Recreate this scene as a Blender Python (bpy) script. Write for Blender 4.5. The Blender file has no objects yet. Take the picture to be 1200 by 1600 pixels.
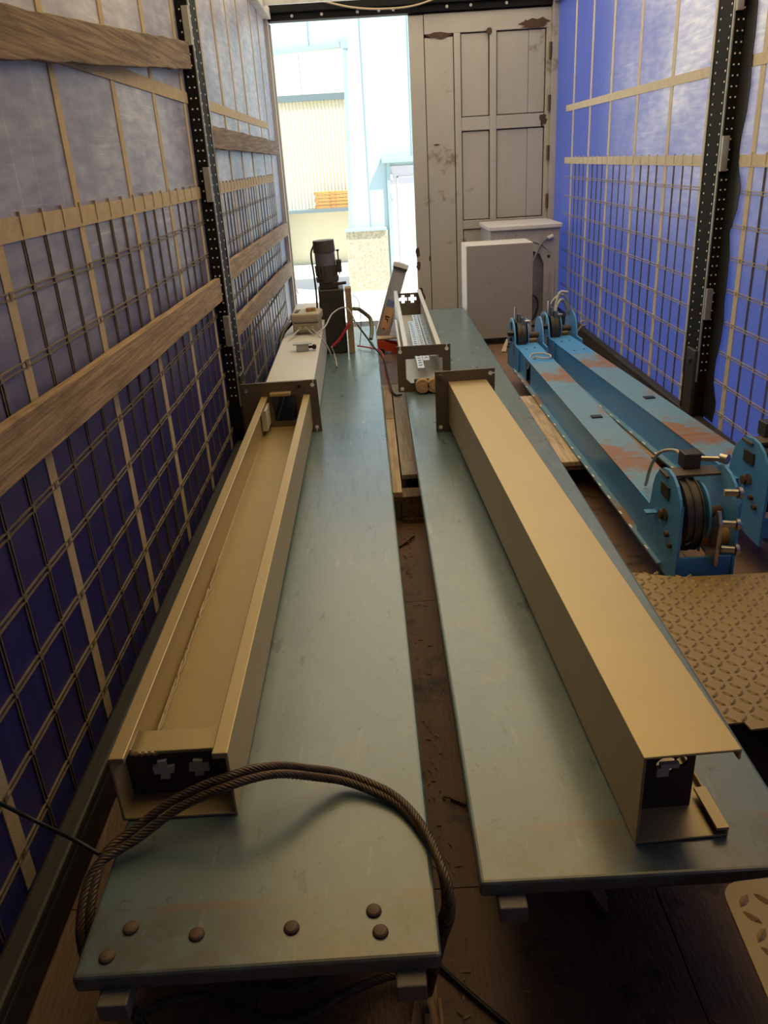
import bpy, math, random
from mathutils import Vector, Matrix

random.seed(7)
scene = bpy.context.scene
C = scene.collection

# ------------------------------------------------------------------ camera
F = 1246.65
cam_d = bpy.data.cameras.new('camera')
cam = bpy.data.objects.new('camera', cam_d)
C.objects.link(cam)
def _dir(px, py):
    return Vector((px - 600, -(py - 800), -F)).normalized()
_Y = _dir(572, 250); _Z = -_dir(771, 3617); _X = _Y.cross(_Z)
CAM_R = Matrix((_X, _Y, _Z))              # camera vector -> world vector
CAM_P = Vector((0, 0, 1.44))
cam.matrix_world = Matrix.Translation(CAM_P) @ CAM_R.to_4x4()
cam_d.sensor_fit = 'VERTICAL'
cam_d.sensor_height = 36.0
cam_d.lens = 36.0 * F / 1600.0
cam_d.clip_start = 0.02
cam_d.clip_end = 200
scene.camera = cam

# ------------------------------------------------------------------ world, sun, exposure
world = bpy.data.worlds.new('world')
scene.world = world
world.use_nodes = True
wn = world.node_tree.nodes
bg = wn['Background']
sky = wn.new('ShaderNodeTexSky')
sky.sky_type = 'NISHITA'
sky.sun_disc = False
sky.sun_elevation = math.radians(52)
sky.sun_rotation = math.radians(110)
world.node_tree.links.new(sky.outputs[0], bg.inputs[0])
bg.inputs[1].default_value = 0.22
sun_d = bpy.data.lights.new('sun', 'SUN')
sun_d.energy = 7.5
sun_d.angle = math.radians(0.6)
sun_d.color = (1.0, 0.95, 0.86)
sun = bpy.data.objects.new('sun', sun_d)
C.objects.link(sun)
sun.rotation_euler = Vector((-0.55, 0.36, -1.0)).to_track_quat('-Z', 'Y').to_euler()
sun.location = (6, -6, 12)

vs = scene.view_settings
vs.view_transform = 'Standard'
vs.look = 'None'
vs.gamma = 1.0
vs.use_curve_mapping = False
vs.exposure = 0.72

# ------------------------------------------------------------------ materials
def mat(name, col, rough=0.6, metal=0.0, col2=None, scale=8.0, amt=0.5, stretch=(1, 1, 1),
        bump=0.0, bscale=60.0, rust=None, rust_lo=0.6, rust_scale=6.0, emit=None, spec=None):
    m = bpy.data.materials.new(name)
    m.use_nodes = True
    nt = m.node_tree
    N, L = nt.nodes, nt.links
    b = N['Principled BSDF']
    b.inputs['Roughness'].default_value = rough
    b.inputs['Metallic'].default_value = metal
    if spec is not None:
        b.inputs['Specular IOR Level'].default_value = spec
    tc = N.new('ShaderNodeTexCoord')
    mp = N.new('ShaderNodeMapping')
    mp.inputs['Scale'].default_value = stretch
    L.new(tc.outputs['Object'], mp.inputs[0])
    base = N.new('ShaderNodeRGB'); base.outputs[0].default_value = (*col, 1)
    cur = base.outputs[0]
    if col2 is not None:
        nz = N.new('ShaderNodeTexNoise')
        nz.inputs['Scale'].default_value = scale
        nz.inputs['Detail'].default_value = 6
        nz.inputs['Roughness'].default_value = 0.65
        L.new(mp.outputs[0], nz.inputs['Vector'])
        r = N.new('ShaderNodeValToRGB')
        r.color_ramp.elements[0].position = 0.5 - amt / 2
        r.color_ramp.elements[1].position = 0.5 + amt / 2
        L.new(nz.outputs[0], r.inputs[0])
        mx = N.new('ShaderNodeMix'); mx.data_type = 'RGBA'
        L.new(r.outputs[0], mx.inputs['Factor'])
        L.new(cur, mx.inputs['A'])
        mx.inputs['B'].default_value = (*col2, 1)
        cur = mx.outputs['Result']
    if rust is not None:
        nz = N.new('ShaderNodeTexNoise')
        nz.inputs['Scale'].default_value = rust_scale
        nz.inputs['Detail'].default_value = 8
        nz.inputs['Roughness'].default_value = 0.7
        L.new(tc.outputs['Object'], nz.inputs['Vector'])
        r = N.new('ShaderNodeValToRGB')
        r.color_ramp.elements[0].position = rust_lo
        r.color_ramp.elements[1].position = rust_lo + 0.08
        L.new(nz.outputs[0], r.inputs[0])
        mx = N.new('ShaderNodeMix'); mx.data_type = 'RGBA'
        L.new(r.outputs[0], mx.inputs['Factor'])
        L.new(cur, mx.inputs['A'])
        mx.inputs['B'].default_value = (*rust, 1)
        cur = mx.outputs['Result']
    L.new(cur, b.inputs['Base Color'])
    if bump:
        bz = N.new('ShaderNodeTexNoise')
        bz.inputs['Scale'].default_value = bscale
        bz.inputs['Detail'].default_value = 4
        L.new(mp.outputs[0], bz.inputs['Vector'])
        bp = N.new('ShaderNodeBump')
        bp.inputs['Strength'].default_value = bump
        bp.inputs['Distance'].default_value = 0.01
        L.new(bz.outputs[0], bp.inputs['Height'])
        L.new(bp.outputs[0], b.inputs['Normal'])
    if emit:
        b.inputs['Emission Color'].default_value = (*emit[0], 1)
        b.inputs['Emission Strength'].default_value = emit[1]
    return m

def curtain_mat(name, blue, pale, pale_amt, transl, zz=(0.75, 1.75), yy=(7.6, 4.2)):
    m = bpy.data.materials.new(name)
    m.use_nodes = True
    nt = m.node_tree
    N, L = nt.nodes, nt.links
    b = N['Principled BSDF']
    b.inputs['Roughness'].default_value = 0.42
    tc = N.new('ShaderNodeTexCoord')
    def noise(scale, stretch, detail=6, rot=0):
        mp = N.new('ShaderNodeMapping')
        mp.inputs['Scale'].default_value = stretch
        mp.inputs['Rotation'].default_value = (rot, 0, 0)
        L.new(tc.outputs['Object'], mp.inputs[0])
        nz = N.new('ShaderNodeTexNoise')
        nz.inputs['Scale'].default_value = scale
        nz.inputs['Detail'].default_value = detail
        L.new(mp.outputs[0], nz.inputs['Vector'])
        return nz.outputs[0]
    def ramp(v, a, c):
        r = N.new('ShaderNodeMapRange')
        r.interpolation_type = 'SMOOTHSTEP'
        r.inputs['From Min'].default_value = a
        r.inputs['From Max'].default_value = c
        L.new(v, r.inputs['Value'])
        return r.outputs['Result']
    def math_(op, a, c):
        k = N.new('ShaderNodeMath'); k.operation = op
        for i, v in enumerate((a, c)):
            if isinstance(v, (int, float)): k.inputs[i].default_value = v
            else: L.new(v, k.inputs[i])
        return k.outputs[0]
    sep = N.new('ShaderNodeSeparateXYZ')
    L.new(tc.outputs['Object'], sep.inputs[0])
    scuff_sheen_zone = ramp(sep.outputs['Z'], *zz)  # pale upper part: scuffing plus glare put into the colour
    near_zone = ramp(sep.outputs['Y'], *yy)  # limits the scuffs and painted glare along the curtain
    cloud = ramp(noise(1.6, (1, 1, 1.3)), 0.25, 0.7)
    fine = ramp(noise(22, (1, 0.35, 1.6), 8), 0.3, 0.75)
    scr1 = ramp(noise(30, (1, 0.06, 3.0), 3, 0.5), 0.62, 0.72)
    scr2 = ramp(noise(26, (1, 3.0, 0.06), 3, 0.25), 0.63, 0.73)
    k = math_('MULTIPLY', scuff_sheen_zone, near_zone)
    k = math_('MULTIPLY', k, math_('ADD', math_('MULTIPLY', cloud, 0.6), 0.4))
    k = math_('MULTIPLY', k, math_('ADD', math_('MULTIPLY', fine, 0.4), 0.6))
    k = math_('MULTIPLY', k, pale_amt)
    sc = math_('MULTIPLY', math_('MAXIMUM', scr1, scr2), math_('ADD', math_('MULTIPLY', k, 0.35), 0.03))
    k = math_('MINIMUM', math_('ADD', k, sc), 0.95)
    mx = N.new('ShaderNodeMix'); mx.data_type = 'RGBA'
    L.new(k, mx.inputs['Factor'])
    mx.inputs['A'].default_value = (*blue, 1)
    mx.inputs['B'].default_value = (*pale, 1)
    L.new(mx.outputs['Result'], b.inputs['Base Color'])
    bp = N.new('ShaderNodeBump')
    bp.inputs['Strength'].default_value = 0.25
    bp.inputs['Distance'].default_value = 0.02
    L.new(noise(5, (1, 1, 0.6), 4), bp.inputs['Height'])
    L.new(bp.outputs[0], b.inputs['Normal'])
    tr = N.new('ShaderNodeBsdfTranslucent')
    L.new(mx.outputs['Result'], tr.inputs['Color'])
    ms = N.new('ShaderNodeMixShader')
    ms.inputs[0].default_value = transl
    L.new(b.outputs[0], ms.inputs[1]); L.new(tr.outputs[0], ms.inputs[2])
    L.new(ms.outputs[0], N['Material Output'].inputs[0])
    return m

def roof_mat(name, col, transl):
    m = bpy.data.materials.new(name)
    m.use_nodes = True
    N, L = m.node_tree.nodes, m.node_tree.links
    b = N['Principled BSDF']
    b.inputs['Base Color'].default_value = (*col, 1)
    b.inputs['Roughness'].default_value = 0.7
    tr = N.new('ShaderNodeBsdfTranslucent')
    tr.inputs['Color'].default_value = (*col, 1)
    ms = N.new('ShaderNodeMixShader')
    ms.inputs[0].default_value = transl
    L.new(b.outputs[0], ms.inputs[1]); L.new(tr.outputs[0], ms.inputs[2])
    L.new(ms.outputs[0], N['Material Output'].inputs[0])
    return m

def runway_mat(name, y_band, y_front):
    """blue-grey paint with scuffs; rust along the front weld and lip"""
    m = mat(name, (0.085, 0.140, 0.155), 0.27, 0.0, (0.110, 0.168, 0.180), 3.0, 0.6, (1, 0.5, 1), 0.008, 120, spec=1.0)
    nt = m.node_tree; N, L = nt.nodes, nt.links
    b = N['Principled BSDF']
    src = b.inputs['Base Color'].links[0].from_socket
    tc = N.new('ShaderNodeTexCoord')
    sep = N.new('ShaderNodeSeparateXYZ'); L.new(tc.outputs['Object'], sep.inputs[0])
    def rng(sock, a, c):
        r = N.new('ShaderNodeMapRange'); r.interpolation_type = 'SMOOTHSTEP'
        r.inputs['From Min'].default_value = a; r.inputs['From Max'].default_value = c
        L.new(sock, r.inputs['Value']); return r.outputs['Result']
    def mul(a, c):
        k = N.new('ShaderNodeMath'); k.operation = 'MULTIPLY'
        for i, v in enumerate((a, c)):
            if isinstance(v, (int, float)): k.inputs[i].default_value = v
            else: L.new(v, k.inputs[i])
        return k.outputs[0]
    def noise(sc, st=(1, 1, 1), d=8):
        mp = N.new('ShaderNodeMapping'); mp.inputs['Scale'].default_value = st
        L.new(tc.outputs['Object'], mp.inputs[0])
        n = N.new('ShaderNodeTexNoise'); n.inputs['Scale'].default_value = sc; n.inputs['Detail'].default_value = d
        n.inputs['Roughness'].default_value = 0.7
        L.new(mp.outputs[0], n.inputs['Vector']); return n.outputs[0]
    def mixin(src, fac, col):
        mx = N.new('ShaderNodeMix'); mx.data_type = 'RGBA'
        L.new(fac, mx.inputs['Factor']); L.new(src, mx.inputs['A']); mx.inputs['B'].default_value = (*col, 1)
        return mx.outputs['Result']
    # dark specks and scratches all along
    spk = rng(noise(55, (1, 1, 1), 3), 0.63, 0.68)
    src = mixin(src, mul(spk, 0.55), (0.05, 0.06, 0.06))
    scr = rng(noise(9, (4, 0.5, 1), 4), 0.64, 0.70)
    src = mixin(src, mul(scr, 0.22), (0.42, 0.46, 0.46))
    dust = rng(noise(2.2), 0.45, 0.75)
    src = mixin(src, mul(dust, 0.25), (0.30, 0.30, 0.27))
    mk = mul(rng(noise(6, (9, 0.8, 1), 5), 0.54, 0.66), mul(rng(sep.outputs['Y'], 1.2, 1.8), rng(sep.outputs['Y'], 3.2, 2.6)))
    src = mixin(src, mul(mk, 0.5), (0.05, 0.055, 0.05))
    nick = rng(noise(24, (1, 0.35, 1), 6), 0.625, 0.66)
    src = mixin(src, mul(nick, 0.6), (0.045, 0.05, 0.045))
    # rusty weld band and dirty lip
    w = mul(rng(sep.outputs['Y'], y_band - 0.022, y_band - 0.004), rng(sep.outputs['Y'], y_band + 0.008, y_band - 0.003))
    src = mixin(src, mul(mul(w, rng(noise(7), 0.42, 0.60)), 0.75), (0.17, 0.09, 0.038))
    lip = rng(sep.outputs['Y'], y_band, y_front)
    src = mixin(src, mul(mul(lip, rng(noise(9), 0.47, 0.66)), 0.7), (0.16, 0.11, 0.06))
    dirt = rng(sep.outputs['Y'], y_band + 0.02, y_band - 0.04)
    src = mixin(src, mul(mul(dirt, rng(noise(14), 0.25, 0.62)), 0.75), (0.075, 0.072, 0.055))
    L.new(src, b.inputs['Base Color'])
    return m

def wood_mat(name, c1, c2, crack=0.5, scale=1.0, dark=0.35):
    """long-grained timber: fine grain, broad tone, dark cracks and knots running along Y"""
    m = bpy.data.materials.new(name)
    m.use_nodes = True
    N, L = m.node_tree.nodes, m.node_tree.links
    b = N['Principled BSDF']
    b.inputs['Roughness'].default_value = 0.8
    tc = N.new('ShaderNodeTexCoord')
    def noise(st, sc, d=6, rough=0.6, dist=0.0):
        mp = N.new('ShaderNodeMapping'); mp.inputs['Scale'].default_value = st
        L.new(tc.outputs['Object'], mp.inputs[0])
        n = N.new('ShaderNodeTexNoise'); n.inputs['Scale'].default_value = sc*scale; n.inputs['Detail'].default_value = d
        n.inputs['Roughness'].default_value = rough; n.inputs['Distortion'].default_value = dist
        L.new(mp.outputs[0], n.inputs['Vector']); return n.outputs[0]
    def rng(v, a, c):
        r = N.new('ShaderNodeMapRange'); r.interpolation_type = 'SMOOTHSTEP'
        r.inputs['From Min'].default_value = a; r.inputs['From Max'].default_value = c
        L.new(v, r.inputs['Value']); return r.outputs['Result']
    def mixc(a, fac, c):
        mx = N.new('ShaderNodeMix'); mx.data_type = 'RGBA'
        L.new(fac, mx.inputs['Factor'])
        if isinstance(a, tuple): mx.inputs['A'].default_value = (*a, 1)
        else: L.new(a, mx.inputs['A'])
        mx.inputs['B'].default_value = (*c, 1)
        return mx.outputs['Result']
    def mul(v, k):
        q = N.new('ShaderNodeMath'); q.operation = 'MULTIPLY'; L.new(v, q.inputs[0]); q.inputs[1].default_value = k
        return q.outputs[0]
    grain = noise((1, 0.035, 1), 95, 5, 0.65, 0.4)
    cur = mixc(c1, rng(grain, 0.36, 0.64), c2)
    dk = tuple(c*dark for c in c1)
    cur = mixc(cur, mul(rng(noise((1, 0.45, 1), 4.0, 8, 0.7, 0.8), 0.5, 0.72), 0.75), dk)
    cr = rng(noise((1, 0.05, 1), 40, 4, 0.6, 0.8), 0.62, 0.68)
    cur = mixc(cur, mul(cr, crack), tuple(c*0.25 for c in c1))
    L.new(cur, b.inputs['Base Color'])
    bp = N.new('ShaderNodeBump'); bp.inputs['Strength'].default_value = 0.5; bp.inputs['Distance'].default_value = 0.006
    L.new(grain, bp.inputs['Height']); L.new(bp.outputs[0], b.inputs['Normal'])
    return m

M = {}
M['curtain_l'] = curtain_mat('blue_tarpaulin_scuff_sheen', (0.022, 0.021, 0.11), (0.50, 0.48, 0.53), 0.95, 0.02, (0.70, 1.55), (14, 6))  # same tarpaulin as the right, with the left side's shade in its blue
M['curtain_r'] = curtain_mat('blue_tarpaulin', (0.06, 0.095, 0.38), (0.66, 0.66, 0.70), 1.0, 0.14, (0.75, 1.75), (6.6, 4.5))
M['roof'] = roof_mat('translucent_roof_sheet', (0.93, 0.78, 0.52), 0.58)
M['roof_tint'] = roof_mat('yellow_tint_roof_sheet', (0.93, 0.65, 0.26), 0.55)  # yellow chosen to warm the light over the near columns
M['strap'] = mat('webbing_strap', (0.36, 0.27, 0.16), 0.85, 0, (0.50, 0.40, 0.27), 30, 0.7, (1, 1, 1), 0.4, 300)
M['strap_pale'] = mat('webbing_strap_pale', (0.50, 0.42, 0.30), 0.85, 0, (0.66, 0.60, 0.50), 30, 0.7, (1, 1, 1), 0.4, 300)
M['cord'] = mat('brown_cord', (0.10, 0.075, 0.055), 0.7, 0, (0.15, 0.115, 0.08), 30)
M['cord_gold'] = mat('ochre_cord', (0.28, 0.215, 0.12), 0.7, 0, (0.42, 0.36, 0.26), 20)
M['cord_olive'] = mat('olive_brown_cord', (0.115, 0.088, 0.055), 0.7, 0, (0.20, 0.16, 0.11), 20)
M['black_post'] = mat('black_steel', (0.008, 0.008, 0.009), 0.7, 0.0, spec=0.15)
M['galv'] = mat('galvanised_steel', (0.45, 0.45, 0.44), 0.45, 0.6, (0.28, 0.27, 0.26), 12)
M['pale_mark'] = mat('pale_steel_hole_light', (0.75, 0.75, 0.75), 0.4, 0.0)  # pale tone also paints light showing through the post holes
M['rail'] = mat('dark_grimy_rail', (0.016, 0.013, 0.011), 0.6, 0, (0.038, 0.034, 0.030), 5, 0.6, (1, 0.3, 1), 0.2, 50)
M['floor'] = mat('dirty_plywood', (0.15, 0.085, 0.048), 0.6, 0, (0.22, 0.125, 0.068), 3.5, 0.6, (3, 0.8, 1), 0.35, 40, rust=(0.05, 0.032, 0.022), rust_lo=0.55, rust_scale=4)
M['wood_dark'] = wood_mat('weathered_oak', (0.10, 0.062, 0.036), (0.23, 0.15, 0.088), 0.9, 0.8)
M['wood'] = wood_mat('grey_brown_timber', (0.21, 0.135, 0.075), (0.36, 0.25, 0.145))
M['wood_pale'] = wood_mat('pallet_wood', (0.38, 0.28, 0.185), (0.56, 0.44, 0.31))
M['wood_grey'] = wood_mat('grey_pallet_wood', (0.27, 0.23, 0.19), (0.40, 0.35, 0.29))
M['tan'] = mat('beige_painted_steel', (0.41, 0.315, 0.165), 0.40, 0.45, (0.45, 0.35, 0.19), 5, 0.8, (1, 1, 1), 0.04, 200)
M['grey_paint'] = mat('light_grey_painted_steel', (0.48, 0.47, 0.44), 0.4, 0, (0.56, 0.55, 0.52), 5, 0.7, (1, 1, 1), 0.05, 120)
M['plate'] = mat('brown_grey_raw_steel', (0.075, 0.058, 0.045), 0.5, 0.1, (0.12, 0.09, 0.065), 14, 0.6)
M['plate_dark'] = mat('dark_end_steel', (0.035, 0.024, 0.016), 0.6, 0.1, (0.06, 0.04, 0.025), 18, 0.6)
M['foam'] = mat('pale_cut_edge', (0.42, 0.40, 0.33), 0.8, 0, (0.5, 0.48, 0.42), 40)
M['sealant'] = mat('pale_beige_sealant', (0.46, 0.38, 0.25), 0.7)
M['blue'] = mat('blue_painted_steel', (0.065, 0.265, 0.58), 0.36, 0, (0.085, 0.31, 0.62), 5, 0.6, (1, 1, 1), 0.05, 120, rust=(0.12, 0.20, 0.25), rust_lo=0.64)
M['blue_rusty'] = mat('blue_painted_steel_rusting', (0.12, 0.26, 0.40), 0.42, 0, (0.17, 0.30, 0.40), 5, 0.6, (1, 1, 1), 0.12, 90, rust=(0.26, 0.14, 0.075), rust_lo=0.52, rust_scale=2.6)
M['dark_steel'] = mat('oily_dark_steel', (0.04, 0.036, 0.034), 0.4, 0.5, (0.09, 0.075, 0.06), 20)
M['chrome'] = mat('worn_bright_steel', (0.55, 0.53, 0.50), 0.28, 0.9, (0.30, 0.26, 0.22), 25)
M['bolt_rust'] = mat('rusty_bolt', (0.085, 0.055, 0.035), 0.6, 0.2, (0.14, 0.08, 0.045), 60)
M['checker'] = mat('beige_tread_plate', (0.27, 0.185, 0.075), 0.40, 0.0, (0.33, 0.23, 0.10), 7, 0.6, (1, 1, 1), 0.05, 150, rust=(0.26, 0.17, 0.08), rust_lo=0.66)
M['rope'] = mat('greasy_wire_rope', (0.055, 0.038, 0.024), 0.42, 0.3, (0.15, 0.10, 0.06), 40, 0.6)
M['black'] = mat('black_rubber', (0.012, 0.012, 0.012), 0.5)
M['black_paint'] = mat('black_painted_tank', (0.016, 0.013, 0.013), 0.5, 0, (0.03, 0.024, 0.022), 8)
M['motor'] = mat('brown_grey_motor', (0.05, 0.042, 0.042), 0.5, 0.1, (0.085, 0.07, 0.07), 12)
M['motor_band'] = mat('grey_motor_band', (0.13, 0.125, 0.15), 0.45)
M['white'] = mat('white_enamel', (0.66, 0.63, 0.60), 0.45, 0, (0.60, 0.57, 0.53), 4, 0.8, (1, 1, 1), 0.03, 80)
M['white_dirty'] = mat('grey_white_sheet', (0.36, 0.325, 0.30), 0.5, 0, (0.43, 0.39, 0.365), 8)
M['cabinet_back'] = mat('mauve_grey_sheet', (0.30, 0.265, 0.25), 0.5, 0, (0.34, 0.30, 0.285), 6)
M['washer_grey'] = mat('washer_back_grey', (0.22, 0.215, 0.21), 0.55, 0, (0.16, 0.155, 0.15), 8)
M['door'] = mat('grimy_grey_door_paint', (0.37, 0.34, 0.30), 0.55, 0, (0.46, 0.43, 0.385), 3.5, 0.7, (1, 1, 0.5), 0.06, 60, rust=(0.24, 0.19, 0.13), rust_lo=0.60, rust_scale=3)
M['door_gap'] = mat('dark_rust_seam', (0.035, 0.025, 0.02), 0.8)
M['rust'] = mat('flaking_rust', (0.055, 0.03, 0.02), 0.9, 0, (0.11, 0.06, 0.035), 40, 0.6, (1, 1, 1), 0.6, 90)
M['alu'] = mat('bare_aluminium', (0.62, 0.62, 0.62), 0.35, 0.7, (0.5, 0.5, 0.5), 10)
M['label'] = mat('orange_sticker', (0.55, 0.30, 0.17), 0.5)
M['label_blue'] = mat('blue_sticker', (0.12, 0.16, 0.32), 0.5)
M['red'] = mat('orange_red_paint', (0.62, 0.07, 0.03), 0.4, 0, (0.5, 0.055, 0.025), 9)
M['red_wire'] = mat('red_insulation', (0.42, 0.02, 0.03), 0.45)
M['grey_wire'] = mat('pale_grey_cable', (0.42, 0.41, 0.38), 0.5)
M['control'] = mat('grey_beige_plastic', (0.36, 0.32, 0.24), 0.5, 0, (0.30, 0.265, 0.20), 9)
M['ochre'] = mat('ochre_button', (0.36, 0.20, 0.06), 0.5)
M['hose'] = mat('olive_hose', (0.16, 0.15, 0.08), 0.5)
# outside
M['cyan'] = mat('pale_cyan_panel', (0.33, 0.45, 0.46), 0.5, 0, (0.36, 0.47, 0.48), 2)
M['cyan_trim'] = mat('pale_cyan_trim', (0.26, 0.39, 0.40), 0.5)
M['cream'] = mat('cream_cladding', (0.74, 0.68, 0.46), 0.6, 0, (0.78, 0.72, 0.52), 2)
M['stripe'] = mat('slate_stripe', (0.14, 0.19, 0.20), 0.6)
M['stone'] = mat('speckled_plinth', (0.46, 0.41, 0.28), 0.7, 0, (0.25, 0.22, 0.15), 22, 0.25)
M['ext_door'] = mat('light_grey_steel_door', (0.46, 0.46, 0.48), 0.5)
M['concrete'] = mat('pale_concrete', (0.60, 0.57, 0.50), 0.85, 0, (0.66, 0.63, 0.56), 2, 0.6)
M['orange_wood'] = wood_mat('orange_boards', (0.50, 0.24, 0.07), (0.58, 0.31, 0.10))
M['splinter'] = wood_mat('splintered_wood', (0.34, 0.20, 0.09), (0.45, 0.29, 0.15))

# ------------------------------------------------------------------ mesh builder
class MB:
    def __init__(s):
        s.v = []; s.f = []; s.sm = []
    def add(s, vs, fs, smooth=False):
        o = len(s.v)
        s.v += [Vector(p) for p in vs]
        for f in fs:
            s.f.append(tuple(i + o for i in f)); s.sm.append(smooth)
        return s
    def box(s, x0, x1, y0, y1, z0, z1):
        return s.add([(x0,y0,z0),(x1,y0,z0),(x1,y1,z0),(x0,y1,z0),(x0,y0,z1),(x1,y0,z1),(x1,y1,z1),(x0,y1,z1)],
                     [(0,3,2,1),(4,5,6,7),(0,1,5,4),(1,2,6,5),(2,3,7,6),(3,0,4,7)])
    def bar(s, p0, p1, w, h, up=(0,0,1)):
        p0, p1 = Vector(p0), Vector(p1)
        d = (p1 - p0).normalized(); up = Vector(up)
        a = d.cross(up)
        if a.length < 1e-6: a = d.cross(Vector((1,0,0)))
        a.normalize(); b = a.cross(d).normalized()
        a = a * w / 2; b = b * h / 2
        vs = [p0-a-b, p0+a-b, p0+a+b, p0-a+b, p1-a-b, p1+a-b, p1+a+b, p1-a+b]
        return s.add(vs, [(0,1,2,3),(7,6,5,4),(4,5,1,0),(5,6,2,1),(6,7,3,2),(7,4,0,3)])
    def cyl(s, p0, p1, r0, n=16, r1=None, smooth=True):
        r1 = r0 if r1 is None else r1
        p0, p1 = Vector(p0), Vector(p1)
        d = (p1 - p0).normalized()
        a = d.orthogonal().normalized(); b = d.cross(a)
        ring = [(math.cos(2*math.pi*i/n), math.sin(2*math.pi*i/n)) for i in range(n)]
        vs = [p0 + (a*c + b*q)*r0 for c, q in ring] + [p1 + (a*c + b*q)*r1 for c, q in ring]
        s.add(vs, [(i, (i+1) % n, n + (i+1) % n, n + i) for i in range(n)], smooth)
        s.add(vs[:n], [tuple(range(n-1, -1, -1))]); s.add(vs[n:], [tuple(range(n))])
        return s
    def tube(s, pts, r, n=8):
        pts = [Vector(p) for p in pts]
        up = None; rings = []
        for i, p in enumerate(pts):
            t = (pts[min(i+1, len(pts)-1)] - pts[max(i-1, 0)]).normalized()
            if up is None: up = t.orthogonal().normalized()
            up = (up - t * up.dot(t)).normalized()
            b = t.cross(up)
            rr = r(i / (len(pts)-1)) if callable(r) else r
            rings.append([p + (up*math.cos(2*math.pi*k/n) + b*math.sin(2*math.pi*k/n))*rr for k in range(n)])
        vs = [v for rg in rings for v in rg]
        fs = [(i*n+k, i*n+(k+1) % n, (i+1)*n+(k+1) % n, (i+1)*n+k) for i in range(len(pts)-1) for k in range(n)]
        s.add(vs, fs, True)
        s.add(rings[0], [tuple(range(n-1, -1, -1))]); s.add(rings[-1], [tuple(range(n))])
        return s
    def prism(s, poly, axis, t0, t1):
        """extrude a 2-D outline along 'x', 'y' or 'z'; outline in the other two axes (in xyz order)"""
        def P(a, c, t):
            return {'x': (t, a, c), 'y': (a, t, c), 'z': (a, c, t)}[axis]
        n = len(poly)
        vs = [P(a, c, t0) for a, c in poly] + [P(a, c, t1) for a, c in poly]
        fs = [(i, (i+1) % n, n + (i+1) % n, n + i) for i in range(n)] + [tuple(range(n-1, -1, -1)), tuple(range(n, 2*n))]
        return s.add(vs, fs)
    def plate_holes(s, outer, holes, axis, t0, t1):
        """flat plate with holes: outer ring and hole rings triangulated"""
        from mathutils.geometry import tessellate_polygon
        loops = [outer] + holes
        flat = [p for lp in loops for p in lp]
        tris = tessellate_polygon([[Vector((a, c, 0)) for a, c in lp] for lp in loops])
        def P(a, c, t):
            return {'x': (t, a, c), 'y': (a, t, c), 'z': (a, c, t)}[axis]
        n = len(flat)
        vs = [P(a, c, t0) for a, c in flat] + [P(a, c, t1) for a, c in flat]
        fs = [tuple(t) for t in tris] + [tuple(n + i for i in reversed(t)) for t in tris]
        o = 0
        for lp in loops:
            k = len(lp)
            fs += [(o+i, o+(i+1) % k, n+o+(i+1) % k, n+o+i) for i in range(k)]
            o += k
        return s.add(vs, fs)
    def mesh(s, name, origin=(0, 0, 0)):
        me = bpy.data.meshes.new(name)
        o = Vector(origin)
        me.from_pydata([tuple(p - o) for p in s.v], [], s.f)
        me.polygons.foreach_set('use_smooth', s.sm)
        import bmesh
        bm = bmesh.new(); bm.from_mesh(me)
        bmesh.ops.recalc_face_normals(bm, faces=bm.faces)
        bm.to_mesh(me); bm.free()
        me.update()
        return me

def tag(o, label=None, cat=None, group=None, kind=None):
    if label: o['label'] = label
    if cat: o['category'] = cat
    if group: o['group'] = group
    if kind: o['kind'] = kind
    return o

def obj(name, mb, m, parent=None, origin=None, bevel=0, label=None, seg=2):
    """parented meshes are given in the parent's own coordinates"""
    origin = origin or (0, 0, 0)
    o = bpy.data.objects.new(name, mb if isinstance(mb, bpy.types.Mesh) else mb.mesh(name, origin))
    if m is not None:
        o.data.materials.clear(); o.data.materials.append(M[m])
    o.location = origin
    C.objects.link(o)
    if parent: o.parent = parent
    if bevel:
        bv = o.modifiers.new('bevel', 'BEVEL'); bv.width = bevel; bv.segments = seg; bv.limit_method = 'ANGLE'
    if label: o['label'] = label
    return o

def thing(name, label, cat, loc=(0, 0, 0), rot=(0, 0, 0), group=None):
    o = bpy.data.objects.new(name, None)
    o.empty_display_size = 0.1
    C.objects.link(o)
    o.location = loc; o.rotation_euler = rot
    return tag(o, label, cat, group)

def struct(name, mb, m, bevel=0, label=None, parent=None):
    o = obj(name, mb, m, parent, bevel=bevel)
    if parent is None: o['kind'] = 'structure'
    if label: o['label'] = label
    return o

def spline(pts, n=12):
    pts = [Vector(p) for p in pts]
    P = [2*pts[0]-pts[1]] + pts + [2*pts[-1]-pts[-2]]
    out = []
    for i in range(1, len(P)-2):
        for k in range(n):
            t = k/n
            a, b, c, d = P[i-1], P[i], P[i+1], P[i+2]
            out.append(0.5*((2*b)+(c-a)*t+(2*a-5*b+4*c-d)*t*t+(3*b-a-3*c+d)*t**3))
    out.append(pts[-1])
    return out

def circle(cx, cy, r, n=14, a0=0):
    return [(cx + r*math.cos(a0 + 2*math.pi*i/n), cy + r*math.sin(a0 + 2*math.pi*i/n)) for i in range(n)]

def bolt_head(p, axis, r=0.012, h=0.008):
    d = Vector(axis)
    return MB().cyl(p, Vector(p) + d*h, r, 8, r*0.85)

# ================================================================== THE TRAILER (setting)
XL, XR = -0.787, 1.69
YF, YB = -2.4, 7.85
ZC = 2.66

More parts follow.
